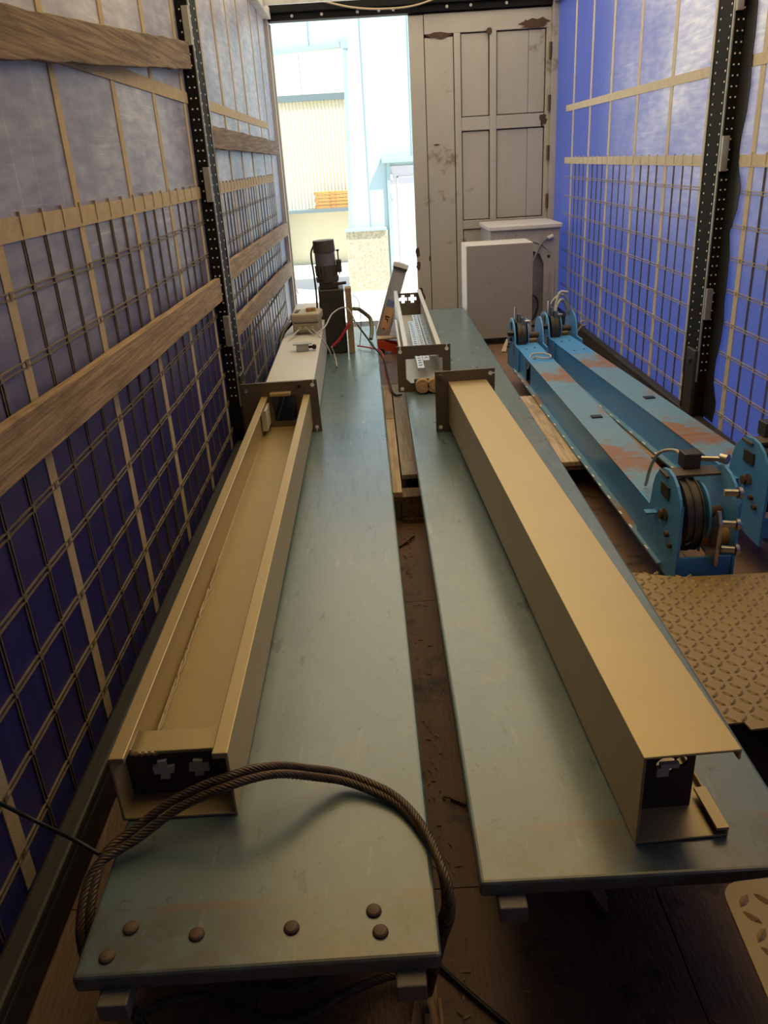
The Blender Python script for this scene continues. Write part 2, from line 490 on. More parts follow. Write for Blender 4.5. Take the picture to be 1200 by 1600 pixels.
# floor: plywood sheets on a base
fb = MB().box(XL-0.06, XR+0.06, YF, YB+0.05, -0.14, -0.02)
floor = struct('floor', fb, 'rail', label='brown grimy plywood floor of the trailer')
ys = [YF, -1.2, 0.02, 1.24, 2.46, 3.68, 4.9, 6.12, 7.34, YB+0.05]
for i in range(len(ys)-1):
    for (x0, x1) in ((XL-0.06, -0.30), (-0.30, 0.52), (0.52, 1.12), (1.12, XR+0.06)):
        obj('floor_panel', MB().box(x0+0.0015, x1-0.0015, ys[i]+0.0015, ys[i+1]-0.0015, -0.02, 0.0), 'floor', floor)

def curtain(name, X, side, m, y0, y1, label):
    n, mz = 140, 40
    vs, fs = [], []
    for j in range(mz+1):
        z = 0.07 + (2.62-0.07)*j/mz
        for i in range(n+1):
            y = y0 + (y1-y0)*i/n
            d = 0.0008*math.sin(y*5.1+z*0.7) + 0.0005*math.sin(y*11.3+1.3+z*2)
            vs.append((X + side*(0.0025 + d), y, z))
    for j in range(mz):
        for i in range(n):
            a = j*(n+1)+i
            fs.append((a, a+1, a+n+2, a+n+1))
    w = struct(name, MB().add(vs, fs, True), m, label=label)
    return w

wall_left = curtain('wall_left', XL, -1, 'curtain_l', YF, YB-0.05, 'shaded blue tarpaulin side curtain with webbing, left')
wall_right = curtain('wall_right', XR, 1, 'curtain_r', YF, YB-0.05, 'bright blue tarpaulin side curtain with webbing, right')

def webbing(wall, X, side, vstraps, hz, upper_y, end, sm, vcord, seg_breaks, post_gap):
    """side = +1 right wall; straps lie just inside the sheet"""
    xi, xo = X - side*0.001, X + side*0.003
    a, b = min(xi, xo), max(xi, xo)
    def hbox(mb, z0, z1, y0, y1, t=0.0):
        x2 = X - side*(0.0015 + t*0.4)
        mb.box(min(x2, xo), max(x2, xo), y0, y1, z0, z1); return mb
    for (y0, y1) in seg_breaks:
        belt = hbox(MB(), 1.318, 1.368, y0, y1, 0.003)
        for k in range(len(vstraps)-1):
            for q in (0, 1, 2, 3):
                yq = vstraps[k] + (vstraps[k+1]-vstraps[k])*q/4
                if y0+0.02 < yq < y1-0.02:
                    hbox(belt, 1.326, 1.378, yq-0.003, yq+0.003, 0.010)
        obj('strap', belt, sm, wall)
        yy0 = max(y0, upper_y)
        if yy0 < y1:
            obj('strap', hbox(MB(), 1.715, 1.762, yy0, y1, 0.003), sm, wall)
    for y in vstraps:
        obj('strap', MB().box(a, b, y-0.022, y+0.022, 0.10, 2.6), sm, wall)
    # thin vertical cords between the straps, below the lower belt
    allv = sorted(vstraps)
    for k in range(len(allv)-1):
        y0, y1 = allv[k], allv[k+1]
        if post_gap[0] < (y0+y1)/2 < post_gap[1]: continue
        for q in (1, 2, 3):
            y = y0 + (y1-y0)*q/4
            if y < 0.4: continue
            mb = MB()
            for dy in (-0.008, 0.004):
                mb.box(a, b, y+dy, y+dy+0.004, 0.10, 1.322)
            obj('cord', mb, vcord, wall)
    for z in hz:
        for (y0, y1) in seg_breaks:
            mb = MB()
            for dz in (-0.008, 0.005):
                hbox(mb, z+dz, z+dz+0.003, y0, y1, 0.003)
            yv = [v for k in range(len(allv)-1) for v in [allv[k] + (allv[k+1]-allv[k])*q/4 for q in range(4)]]
            for v in yv:
                if y0+0.02 < v < y1-0.02:
                    hbox(mb, z-0.009, z+0.009, v-0.007, v+0.007, 0.005)
            obj('cord', mb, 'cord_gold' if side > 0 else 'cord_olive', wall)

HZ = [1.213, 1.065, 0.92, 0.772, 0.622, 0.475, 0.328, 0.18]
lv = [0.12, 0.67, 1.23, 1.785, 2.33, 2.875, 3.41, 3.97, 4.60, 5.09, 5.58, 6.1, 6.80, 7.30]
rv = [1.0, 1.56, 2.12, 2.68, 3.24, 3.79, 4.345, 4.89, 5.485, 6.08, 6.62, 7.15]
webbing(wall_left, XL, -1, lv, HZ, 2.3, 7.4, 'strap', 'cord', [(0.0, 4.1), (4.32, 7.3)], (4.0, 4.5))
webbing(wall_right, XR, 1, rv, HZ, -1, 7.45, 'strap_pale', 'cord', [(0.0, 4.08), (4.3, 7.4)], (4.0, 4.32))

# side rails under the curtains
for nm, x0, x1 in (('trim_1', XL-0.05, XL+0.06), ('trim_2', XR-0.06, XR+0.05)):
    mb = MB().box(x0, x1, YF, YB, 0.0, 0.085)
    inner = x1 if x0 < 0 else x0
    s = 1 if x0 < 0 else -1
    mb.box(min(inner, inner - s*0.05), max(inner, inner - s*0.05), YF, YB, 0.085, 0.115)
    struct(nm, mb, 'rail', bevel=0.008, label='dark grimy side rail at the foot of the curtain')
# top side rails
for nm, x0, x1 in (('trim_3', XL-0.02, XL+0.06), ('trim_4', XR-0.05, XR+0.02)):
    struct(nm, MB().box(x0, x1, YF, YB, 2.56, 2.64), 'door', bevel=0.006, label='grimy beige top rail above the curtain')
# roof
def roof_sheet(ya, yb, n=16):
    vs, fs = [], []
    for i in range(n+1):
        y = ya + (yb-ya)*i/n
        for x in (XL-0.02, 0.45, XR+0.02):
            vs.append((x, y, ZC + (0.02 if x == 0.45 else 0) - 0.012*math.cos(i*1.7)))
    for i in range(n):
        for k in range(2):
            a = i*3+k
            fs.append((a, a+1, a+4, a+3))
    return MB().add(vs, fs, True)
ceiling = struct('ceiling', roof_sheet(3.6, YB), 'roof', label='cream translucent roof sheet')
obj('added_tint_sheet', roof_sheet(1.4, 3.6), 'roof_tint', ceiling)  # unseen yellow sheet added to warm the light near the camera
obj('roof_light_blocker', MB().box(XL-0.04, XR+0.04, YF, 1.4, ZC-0.02, ZC+0.02), 'rail', ceiling)  # unseen opaque panel added to darken the foreground
for y in (2.5, 3.7, 4.9, 6.1, 7.3):
    obj('roof_bow', MB().box(XL, XR, y-0.02, y+0.02, ZC-0.075, ZC-0.03), 'galv', ceiling)
struct('wall_front', MB().box(XL-0.06, XR+0.06, YF-0.05, YF, -0.1, ZC), 'door', label='front bulkhead of the trailer')

# rear frame
struct('trim_5', MB().box(XL-0.05, XL+0.03, YB-0.07, YB+0.08, -0.02, 2.64).box(XL+0.03, XL+0.045, YB, YB+0.03, 0, 2.53), 'door', bevel=0.004, label='grimy left rear corner post')
rp = struct('trim_6', MB().box(XR-0.05, XR+0.05, YB-0.07, YB+0.08, -0.02, 2.64), 'door', bevel=0.004, label='grimy right rear corner post with rusty hinges')
for z in (0.4, 0.95, 1.35, 1.75, 2.15):
    obj('hinge', MB().box(XR-0.065, XR-0.05, YB-0.06, YB-0.01, z, z+0.12).cyl((XR-0.065, YB-0.065, z), (XR-0.065, YB-0.065, z+0.12), 0.012, 8), 'bolt_rust', rp)
hb = struct('trim_7', MB().box(XL-0.05, XR+0.05, YB-0.05, YB+0.07, 2.545, 2.70).box(XL, XR, YB-0.09, YB-0.05, 2.60, 2.67), 'black_post', bevel=0.004, label='dark steel header beam over the rear opening')
for x in (-0.55, -0.3, 0.0, 0.18, 0.30, 0.75, 0.95, 1.25):
    obj('bolt', bolt_head((x, YB-0.05, 2.575), (0, -1, 0), 0.014), 'galv', hb)
# rear door leaf
d1 = struct('door_1', MB().box(0.425, 1.64, YB+0.012, YB+0.04, 0.02, 2.545), 'door_gap', label='grimy grey framed rear door leaf')
def dpan(name, x0, x1, z0, z1, y0, bev=0.004):
    return obj(name, MB().box(x0, x1, YB + y0, YB+0.02, z0, z1), 'door', d1, bevel=bev)
dpan('panel', 0.425, 0.550, 0.02, 2.53, -0.016)
dpan('panel', 0.556, 0.800, 0.02, 2.36, -0.008)
dpan('rail', 0.556, 1.64, 2.385, 2.535, -0.014)
for (x0, x1) in ((0.806, 0.862), (1.113, 1.171), (1.60, 1.64)):
    dpan('stile', x0, x1, 0.02, 2.385, -0.020)
for (z0, z1) in ((1.627, 1.735), (0.80, 0.875), (0.02, 0.14)):
    for (x0, x1) in ((0.862, 1.113), (1.171, 1.60)):
        dpan('rail', x0, x1, z0, z1, -0.014)
for (z0, z1) in ((0.14, 0.80), (0.875, 1.627), (1.735, 2.385)):
    dpan('panel', 0.870, 1.105, z0+0.008, z1-0.008, 0.006)
    dpan('panel', 1.179, 1.45, z0+0.008, z1-0.008, 0.006)
    dpan('panel', 1.452, 1.592, z0+0.008, z1-0.008, 0.001)
def rust_patch(cx, cz, rx, rz, y, seed):
    rr = random.Random(seed)
    poly = [(cx + rx*math.cos(2*math.pi*i/18)*rr.uniform(0.6, 1.1), cz + rz*math.sin(2*math.pi*i/18)*rr.uniform(0.55, 1.1)) for i in range(18)]
    obj('rust_patch', MB().prism(poly, 'y', YB+y-0.003, YB+y+0.004), 'rust', d1)
for k, a in enumerate([(0.68, 2.375, 0.11, 0.028, -0.013), (1.50, 2.42, 0.14, 0.05, -0.017), (1.585, 1.68, 0.035, 0.06, -0.018),
                       (1.11, 2.385, 0.03, 0.03, -0.022), (0.435, 0.62, 0.022, 0.06, -0.017), (0.435, 0.50, 0.022, 0.05, -0.017), (0.45, 0.20, 0.045, 0.10, -0.017),
                       (0.64, 1.53, 0.03, 0.008, -0.010), (0.545, 0.56, 0.010, 0.03, -0.017)]):
    rust_patch(*a, k)
# ================================================================== CURTAIN POSTS
def curtain_post(side, X, label):
    """black perforated centre post; side = -1 left wall, +1 right wall"""
    t = thing('curtain_post', label, 'post', (X, 4.15 if side < 0 else 4.10, 0), (0, 0, 0), 'black perforated curtain posts')
    s = -side                                   # inward
    w = 0.055
    xin = s*w
    mb = MB()
    mb.prism([(0, -0.10), (xin, -0.10), (xin, 0.10), (0, 0.10), (0, 0.085), (xin*0.86, 0.085), (xin*0.86, -0.085), (0, -0.085)], 'z', 0.0, 2.58)
    obj('post_body', mb, 'black_post', t, bevel=0.003)
    # bright strip down the middle of the inner face and along one edge
    obj('edge_strip', MB().box(min(xin, xin+s*0.006), max(xin, xin+s*0.006), -0.100, -0.086, 0.3, 2.58), 'galv', t)
    obj('edge_strip', MB().box(min(xin, xin+s*0.004), max(xin, xin+s*0.004), 0.092, 0.100, 0.3, 2.58), 'galv', t)
    # perforations, too small to pick apart: pale discs paint light through the holes
    st = MB()
    z = 0.34
    while z < 2.56:
        for y in (-0.055, 0.055):
            st.cyl((xin, y, z), (xin + s*0.002, y, z), 0.0048, 6)
        for x in (0.018, 0.040):
            st.cyl((s*x, -0.10, z+0.02), (s*x, -0.102, z+0.02), 0.0042, 6)
        z += 0.043
    tag(obj('perforation_light_discs', st, 'pale_mark', t), kind='stuff')
    # slat pockets welded to both edges
    for k, z in enumerate((0.62, 0.98, 1.30, 1.62, 1.94, 2.26)):
        y = -0.112 if k % 2 == 0 else 0.104
        obj('slat_pocket', MB().box(min(xin*0.55, xin*1.08), max(xin*0.55, xin*1.08), y-0.012, y+0.012, z, z+0.15), 'galv', t, bevel=0.002)
        obj('slat_pocket', MB().box(min(xin*0.3, xin*0.9), max(xin*0.3, xin*0.9), 0.104-0.012, 0.104+0.012, z-0.15, z-0.03), 'galv', t, bevel=0.002)
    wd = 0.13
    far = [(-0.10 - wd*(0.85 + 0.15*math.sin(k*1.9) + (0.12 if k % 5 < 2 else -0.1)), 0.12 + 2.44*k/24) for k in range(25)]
    if side > 0: obj('shadow_strip', MB().prism([(-0.10, 0.12)] + far + [(-0.10, 2.56)], 'x', min(s*0.006, s*0.009), max(s*0.006, s*0.009)), 'black', t)  # black strip painted in for the post's shadow on the curtain
    obj('latch', MB().box(min(xin, xin+s*0.02), max(xin, xin+s*0.02), -0.09, 0.03, 0.06, 0.46).cyl((xin, -0.03, 0.40), (xin+s*0.03, -0.03, 0.40), 0.016, 10), 'dark_steel', t, bevel=0.004)
    return t
curtain_post(-1, XL, 'black perforated post on the left curtain, with planks ending at it')
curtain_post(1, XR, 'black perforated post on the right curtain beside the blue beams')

# ================================================================== SLAT BOARDS ON THE LEFT WALL
def plank(label, y0, z0a, z1a, y1, z0b, z1b, m, x0=-0.772, th=0.028, seed=0):
    rough = 0.003 if m == 'wood_dark' else 0.0012
    rr = random.Random(seed)
    n = 24
    lo, hi = [], []
    for i in range(n+1):
        t = i/n
        y = y0 + (y1-y0)*t
        lo.append((y, z0a + (z0b-z0a)*t + rr.uniform(-rough, rough)))
        hi.append((y, z1a + (z1b-z1a)*t + rr.uniform(-rough, rough)))
    mb = MB().prism(lo + hi[::-1], 'x', x0, x0+th)
    o = obj('wooden_plank', mb, m, bevel=0.003, origin=(x0, (y0+y1)/2, (z0a+z1b)/2))
    tag(o, label, 'plank', 'wooden slat planks on the left curtain')
plank('dark weathered plank, topmost on the left curtain in front of the post', 1.0, 1.60, 1.70, 4.03, 1.847, 1.955, 'wood_dark', seed=1)
plank('long grey-brown plank running level below the middle of the left curtain', 0.6, 0.895, 1.01, 4.03, 0.846, 0.955, 'wood', seed=2)
plank('rough plank highest up on the left curtain beyond the post', 4.32, 1.535, 1.638, 7.62, 1.520, 1.625, 'wood_dark', seed=3)
plank('upper of the two lower planks on the left curtain beyond the post', 4.32, 0.895, 0.995, 7.72, 0.858, 0.965, 'wood', seed=4)
plank('lowest plank on the left curtain beyond the post', 4.34, 0.60, 0.70, 7.75, 0.50, 0.625, 'wood', seed=5)

# ================================================================== RUNWAYS (car lift platforms)
ZR = 0.30
def runway(label, x0, x1, y0, y1, rz, mkey, band, rivets, tabs):
    cx = (x0+x1)/2
    t = thing('lift_runway', label, 'platform', (cx, y0, 0), (0, 0, rz), 'blue-grey lift runways')
    w = (x1-x0)/2
    Lh = y1-y0
    obj('deck', MB().box(-w, w, 0, Lh, ZR-0.034, ZR), mkey, t, bevel=0.008, seg=3)
    obj('side_flange', MB().box(-w+0.012, -w+0.022, 0.05, Lh-0.03, ZR-0.06, ZR-0.032), mkey, t)
    obj('side_flange', MB().box(w-0.022, w-0.012, 0.05, Lh-0.03, ZR-0.06, ZR-0.032), mkey, t)
    for (x, y) in rivets:
        mb = MB()
        mb.cyl((x, y, ZR), (x, y, ZR+0.004), 0.0135, 14, 0.0125)
        mb.cyl((x, y, ZR+0.004), (x, y, ZR+0.0062), 0.0125, 14, 0.0098)
        mb.cyl((x, y, ZR+0.0062), (x, y, ZR+0.0072), 0.0098, 14, 0.004)
        obj('rivet', mb, 'bolt_rust', t)
    for x in tabs:
        obj('foot_tab', MB().box(x-0.024, x+0.024, -0.028, 0.06, ZR-0.064, ZR-0.028), 'tabmat', t, bevel=0.003)
    return t
M['tabmat'] = mat('dirty_blue_grey_steel', (0.16, 0.17, 0.15), 0.5, 0, (0.17, 0.12, 0.08), 20, 0.5)
M['runway_l'] = runway_mat('blue_grey_runway_paint', 0.125, 0.0)
M['runway_r'] = M['runway_l']
runway('blue-grey runway along the left curtain, wire rope looped over its front', -0.535, 0.045, 0.855, 6.05, math.radians(0.5), 'runway_l', 0.125,
       [(-0.218, 0.085), (-0.243, 0.035), (-0.105, 0.065), (0.05, 0.066), (0.185, 0.088), (0.195, 0.048)], (-0.225, 0.24))
runway('blue-grey runway carrying the beige column that shows its closed side', 0.121, 0.70, 0.985, 6.6, math.radians(-0.25), 'runway_r', 0.125, [], (-0.235, 0.2))

# timber under the runways
def bearer(label, x0, x1, y0, y1, z0, z1, m='wood'):
    o = obj('timber_bearer', MB().box(x0, x1, y0, y1, z0, z1), m, bevel=0.004, origin=((x0+x1)/2, (y0+y1)/2, z0))
    tag(o, label, 'timber', 'timber bearers')

# pallets
def pallet(label, x0, x1, y0, y1, boards, m, blocks=True):
    t = thing('pallet', label, 'pallet', (0, 0, 0), group='wooden pallets')
    for (bx0, bx1, by0, by1, mm) in boards:
        obj('deck_board', MB().box(bx0, bx1, by0, by1, 0.122, 0.145), mm, t, bevel=0.003)
    n = 3
    for j in range(n):
        yy = y0 + 0.01 + (y1-y0-0.12)*j/(n-1)
        obj('cross_board', MB().box(x0, x1, yy, yy+0.10, 0.10, 0.122), m, t, bevel=0.002)
        for i in range(3):
            xx = x0 + (x1-x0-0.1)*i/2
            obj('block', MB().box(xx, xx+0.10, yy, yy+0.10, 0.022, 0.10), m, t, bevel=0.003)
    for i in range(3):
        xx = x0 + (x1-x0-0.1)*i/2
        obj('skid_board', MB().box(xx, xx+0.10, y0, y1, 0.0, 0.022), m, t, bevel=0.002)
    return t
pallet('old wooden pallet in the gap between the two runways', -0.50, 0.165, 3.12, 4.9,
       [(-0.50, -0.36, 3.15, 4.9, 'wood'), (-0.30, -0.16, 3.15, 4.9, 'wood'), (-0.045, 0.070, 3.13, 4.18, 'wood_pale'), (0.076, 0.165, 3.33, 4.9, 'wood_grey'), (-0.045, 0.070, 4.19, 4.9, 'wood_pale')], 'wood_dark')
pallet('wooden pallet under the two blue beams', 0.735, 1.45, 3.37, 4.47,
       [(0.735, 0.915, 3.37, 4.47, 'wood_pale'), (0.98, 1.07, 3.37, 4.47, 'wood_pale'), (1.085, 1.16, 3.37, 4.47, 'wood_pale'), (1.19, 1.30, 3.37, 4.47, 'wood'), (1.33, 1.45, 3.37, 4.47, 'wood')], 'wood')
bearer('dark timber bearer across the pallet between the runways', -0.45, -0.02, 3.5, 3.6, 0.145, 0.238)
bearer('timber block under the front of the left runway', -0.42, -0.10, 1.55, 1.65, 0.0, 0.238)
bearer('timber block under the front of the right runway', 0.25, 0.60, 1.6, 1.7, 0.0, 0.238)
bearer('timber block under the middle of the right runway', 0.25, 0.62, 3.7, 3.8, 0.0, 0.238)
bearer('timber block under the far end of the right runway', 0.22, 0.60, 6.0, 6.1, 0.0, 0.238)
bearer('timber block under the far end of the left runway', -0.45, -0.1, 5.7, 5.8, 0.0, 0.238)

# ================================================================== LIFT COLUMNS
def keyhole(cx, cz, dirx, r=0.011):
    """round hole with a slit running to the plate edge is built as hole + bright slit"""
    return circle(cx, cz, r, 12)

def c_profile(w, h, t, lip):
    """open-topped C in x,z : web below, flanges up, lips inward"""
    return [(-w/2, 0), (w/2, 0), (w/2, h), (w/2-lip, h), (w/2-lip, h-t*2.2), (w/2-t, h-t*2.2), (w/2-t, t), (-w/2+t, t),
            (-w/2+t, h-t*2.2), (-w/2+lip, h-t*2.2), (-w/2+lip, h), (-w/2, h)]

CROSS = lambda cx, cz, a, b: [(cx-b, cz-a), (cx+b, cz-a), (cx+b, cz-b), (cx+a, cz-b), (cx+a, cz+b), (cx+b, cz+b), (cx+b, cz+a), (cx-b, cz+a),
                              (cx-b, cz+b), (cx-a, cz+b), (cx-a, cz-b), (cx-b, cz-b)]

# --- beige column lying open side up on the left runway
W, H = 0.223, 0.152
c1 = thing('lift_column', 'beige steel column lying open side up on the left runway', 'column', (-0.4325, 1.178, ZR+0.001), (math.radians(0.75), 0, math.radians(-0.1)), 'steel lift columns')
Lc = 2.36
# channel: flanges run 7 cm past the end plate
obj('channel', MB().prism(c_profile(W, H, 0.006, 0.030), 'y', 0, Lc), 'tan', c1, bevel=0.002)
ep = obj('end_plate', MB().plate_holes([(-W/2+0.007, 0.007), (W/2-0.007, 0.007), (W/2-0.007, 0.105), (-W/2+0.007, 0.105)],
         [CROSS(-0.033, 0.072, 0.020, 0.007), CROSS(0.036, 0.072, 0.018, 0.0065)], 'y', 0.062, 0.068), 'plate_dark', c1)
for (cx, rr_) in ((-0.033, 0.020), (0.036, 0.018)):
    obj('foam_plug', MB().prism([(x + random.uniform(-.002, .002), z + random.uniform(-.002, .002)) for x, z in CROSS(cx, 0.072, rr_+0.001, 0.0085)], 'y', 0.054, 0.0625), 'foam', ep)
obj('cross_strap', MB().box(-W/2+0.012, W/2-0.034, 0.062, 0.125, 0.105, 0.113), 'tan', c1, bevel=0.002)
obj('weld_bead', MB().tube([(-W/2+0.016, 0.066+0.06*i/12, 0.113 + 0.002*math.sin(i*2.1)) for i in range(13)], 0.005, 6), 'tan', c1)
obj('weld_bead', MB().tube([(-W/2+0.02+0.05*i/12, 0.062, 0.108 + 0.002*math.sin(i*2.1)) for i in range(13)], 0.004, 6), 'tan', c1)
# ragged sealant line along the inner web corner
obj('sealant_line', MB().tube([(-W/2+0.012 + random.uniform(-.003, .003), 0.13 + 0.9*i/60, 0.007) for i in range(61)], 0.004, 5), 'sealant', c1)
# base plate (brown) of this column
PX0, PX1 = -0.20, 0.085
bp1 = MB().plate_holes([(PX0, -0.03), (PX1, -0.03), (PX1, 0.215), (PX0, 0.215)],
                       [[(-0.06, 0.03), (0.05, 0.03), (0.05, 0.155), (-0.06, 0.155)], circle(PX0+0.026, 0.185, 0.010), circle(PX1-0.02, 0.19, 0.009)], 'y', Lc, Lc+0.010)
obj('base_plate', bp1, 'plate', c1)
obj('stop_block', MB().box(-0.068, 0.026, Lc-0.03, Lc+0.002, 0.158, 0.172), 'tan', c1, bevel=0.002)
obj('brace', MB().bar((0.058, Lc+0.03, 0.165), (0.022, Lc+0.10, 0.02), 0.022, 0.012), 'galv', c1)
obj('guide_strip', MB().box(-W/2+0.010, -W/2+0.034, Lc-0.13, Lc-0.005, 0.03, 0.125), 'foam', c1, bevel=0.002)

# --- grey column behind it, closed side up
c2 = thing('lift_column', 'light grey steel column carrying the control box', 'column', (-0.412, 3.565, ZR+0.001), (0, 0, math.radians(0.9)), 'steel lift columns')
W2, H2 = 0.225, 0.205
prof = [(-W2/2, 0), (-W2/2+0.03, 0), (-W2/2+0.03, 0.006), (-W2/2+0.006, 0.006), (-W2/2+0.006, H2-0.006), (W2/2-0.006, H2-0.006), (W2/2-0.006, 0.006), (W2/2-0.03, 0.006), (W2/2-0.03, 0), (W2/2, 0), (W2/2, H2), (-W2/2, H2)]
prof = [(x, z+0.018) for x, z in prof]
obj('channel', MB().prism(prof, 'y', 0.0, 2.3), 'grey_paint', c2, bevel=0.002)
bp2 = MB().plate_holes([(-0.15, 0.0), (0.135, 0.0), (0.128, 0.245), (-0.15, 0.245)],
      [[(0.052, 0.06), (0.078, 0.06), (0.085, 0.16), (0.068, 0.20), (0.052, 0.20)], [(-0.082, 0.055), (0.028, 0.055), (0.028, 0.175), (-0.082, 0.175)], circle(0.112, 0.022, 0.009), circle(0.108, 0.222, 0.009)], 'y', -0.018, -0.008)
obj('base_plate', bp2, 'plate', c2)
obj('slot_mark', MB().box(0.110, 0.114, -0.0195, -0.017, 0.232, 0.246).cyl((0.112, -0.0195, 0.022), (0.112, -0.017, 0.022), 0.008, 12).box(0.1105, 0.1135, -0.0195, -0.017, 0.0, 0.02).cyl((0.108, -0.0195, 0.222), (0.108, -0.017, 0.222), 0.009, 12), 'pale_mark', c2)

# --- beige column on the right runway, closed side up, open towards the right
c3 = thing('lift_column', 'beige steel column lying closed side up on the right runway', 'column', (0.490, 1.054, ZR+0.001), (math.radians(0.8), 0, math.radians(2.5)), 'steel lift columns')
W3, H3, t3 = 0.168, 0.198, 0.005
L3 = 2.38
prof3 = [(-W3/2, 0), (W3/2, 0), (W3/2, 0.018), (W3/2-t3, 0.018), (W3/2-t3, t3), (-W3/2+t3, t3), (-W3/2+t3, H3-t3), (W3/2-t3, H3-t3), (W3/2-t3, H3-0.022), (W3/2, H3-0.022), (W3/2, H3), (-W3/2, H3)]
obj('channel', MB().prism(prof3, 'y', 0, L3), 'tan', c3, bevel=0.0015)
e3 = obj('end_plate', MB().plate_holes([(-W3/2+t3, t3), (0.045, t3), (0.045, H3-t3), (-W3/2+t3, H3-t3)],
        [circle(-0.008, 0.105, 0.020, 14), circle(0.020, 0.112, 0.012, 10)], 'y', 0.075, 0.081), 'plate_dark', c3)
obj('foam_plug', MB().box(-0.028, -0.006, 0.066, 0.075, 0.088, 0.108).box(-0.022, 0.012, 0.066, 0.075, 0.106, 0.116), 'foam', e3)
obj('lip_tab', MB().box(W3/2-0.022, W3/2, 0.0, 0.10, 0.016, 0.022), 'tan', c3)
bp3 = MB().plate_holes([(-0.142, -0.032), (0.122, -0.032), (0.122, 0.245), (-0.142, 0.245)],
      [circle(-0.122, -0.008, 0.009), circle(0.102, 0.224, 0.009), circle(0.102, -0.008, 0.009)], 'y', L3, L3+0.010)
b3 = obj('base_plate', bp3, 'plate', c3)
obj('bolt', bolt_head((-0.120, L3, 0.224), (0, -1, 0), 0.011, 0.012), 'bolt_rust', b3)
obj('slot_mark', MB().cyl((-0.122, L3-0.0012, -0.008), (-0.122, L3, -0.008), 0.009, 12).cyl((0.102, L3-0.0012, 0.224), (0.102, L3, 0.224), 0.009, 12).box(0.105, 0.122, L3-0.0012, L3, 0.222, 0.227), 'pale_mark', b3)

# --- white channel column with perforated strips, behind
c4 = thing('lift_column', 'whitish open channel column holding perforated strips', 'column', (0.243, 4.15, ZR+0.001), (0, 0, math.radians(-0.35)), 'steel lift columns')
W4, H4 = 0.205, 0.19
prof4 = [(x, z+0.018) for x, z in c_profile(W4, H4, 0.006, 0.026)]
L4 = 2.15
obj('channel', MB().prism(prof4, 'y', 0, L4), 'grey_paint', c4, bevel=0.002)
ox = 0.0
bp4 = MB().plate_holes([(-0.143, 0.0), (0.137, -0.0), (0.137, 0.243), (-0.143, 0.243)],
      [[(-0.075, 0.045), (0.07, 0.045), (0.095, 0.07), (0.095, 0.175), (0.075, 0.175), (0.075, 0.190), (-0.05, 0.190), (-0.05, 0.175), (-0.10, 0.175), (-0.10, 0.07)],
       circle(-0.125, 0.215, 0.010), circle(0.118, 0.220, 0.010), circle(-0.122, 0.018, 0.010)], 'y', -0.012, -0.002)
b4 = obj('base_plate', bp4, 'plate', c4)
obj('slot_mark', MB().cyl((-0.125, -0.0135, 0.215), (-0.125, -0.0122, 0.215), 0.010, 12).box(-0.128, -0.122, -0.0135, -0.0122, 0.222, 0.243).cyl((0.118, -0.0135, 0.220), (0.118, -0.0122, 0.220), 0.010, 12).box(0.115, 0.121, -0.0135, -0.0122, 0.226, 0.243).cyl((-0.122, -0.0135, 0.018), (-0.122, -0.0122, 0.018), 0.010, 12), 'pale_mark', b4)
e4 = obj('end_plate', MB().plate_holes([(-W4/2+0.006, 0.02), (W4/2-0.006, 0.02), (W4/2-0.006, 0.19), (-W4/2+0.006, 0.19)],
         [CROSS(-0.036, 0.145, 0.030, 0.012), CROSS(0.036, 0.145, 0.030, 0.012)], 'y', L4-0.03, L4-0.022), 'plate', c4)
obj('side_rod', MB().bar((-W4/2-0.016, 0.0, 0.17), (-W4/2-0.016, 1.1, 0.17), 0.012, 0.022), 'grey_paint', c4, bevel=0.002)
# perforated latch strips resting in the channel (own things)
def perf_strip(label, x, y0, y1, z, tilt):
    t = thing('perforated_strip', label, 'strip', (x, y0, ZR+z), (0, 0, tilt), 'perforated strips in the whitish column')
    Ls = y1-y0
    holes = []
    n = int(Ls/0.055)
    for i in range(n):
        yc = 0.05 + i*0.055
        holes.append([(-0.009, yc), (0.009, yc+0.006), (0.009, yc+0.026), (-0.009, yc+0.020)])
    mb = MB().plate_holes([(-0.018, 0), (0.018, 0), (0.018, Ls), (-0.018, Ls)], holes, 'z', 0.012, 0.016)
    obj('strip', mb, 'alu', t)
    obj('edge', MB().box(-0.018, -0.015, 0, Ls, 0, 0.012).box(0.015, 0.018, 0, Ls, 0, 0.012), 'alu', t)
perf_strip('perforated steel strip nearest the left flange inside the whitish column', 0.228, 4.18, 5.5, 0.10, math.radians(-0.4))
perf_strip('perforated steel strip in the middle inside the whitish column', 0.268, 4.35, 5.75, 0.10, math.radians(-0.3))
perf_strip('perforated steel strip nearest the right flange inside the whitish column', 0.312, 4.45, 5.75, 0.10, math.radians(-0.3))
t = thing('rusty_roller', 'rusty double roller block in the window of the grey base plate', 'roller', (0.275, 4.07, ZR+0.002))
for x in (-0.05, 0.012):
    obj('roller', MB().cyl((x, 0.0, 0.042), (x, 0.045, 0.042), 0.036, 16).cyl((x, -0.008, 0.042), (x, 0.0, 0.042), 0.018, 12), 'ochre_rust', t) if 'ochre_rust' in M else obj('roller', MB().cyl((x, 0.0, 0.042), (x, 0.045, 0.042), 0.036, 16).cyl((x, -0.008, 0.042), (x, 0.0, 0.042), 0.018, 12), 'splinter', t)
obj('axle_plate', MB().box(-0.09, 0.05, 0.046, 0.056, 0.01, 0.07).box(0.045, 0.085, 0.0, 0.05, 0.05, 0.09), 'plate', t)

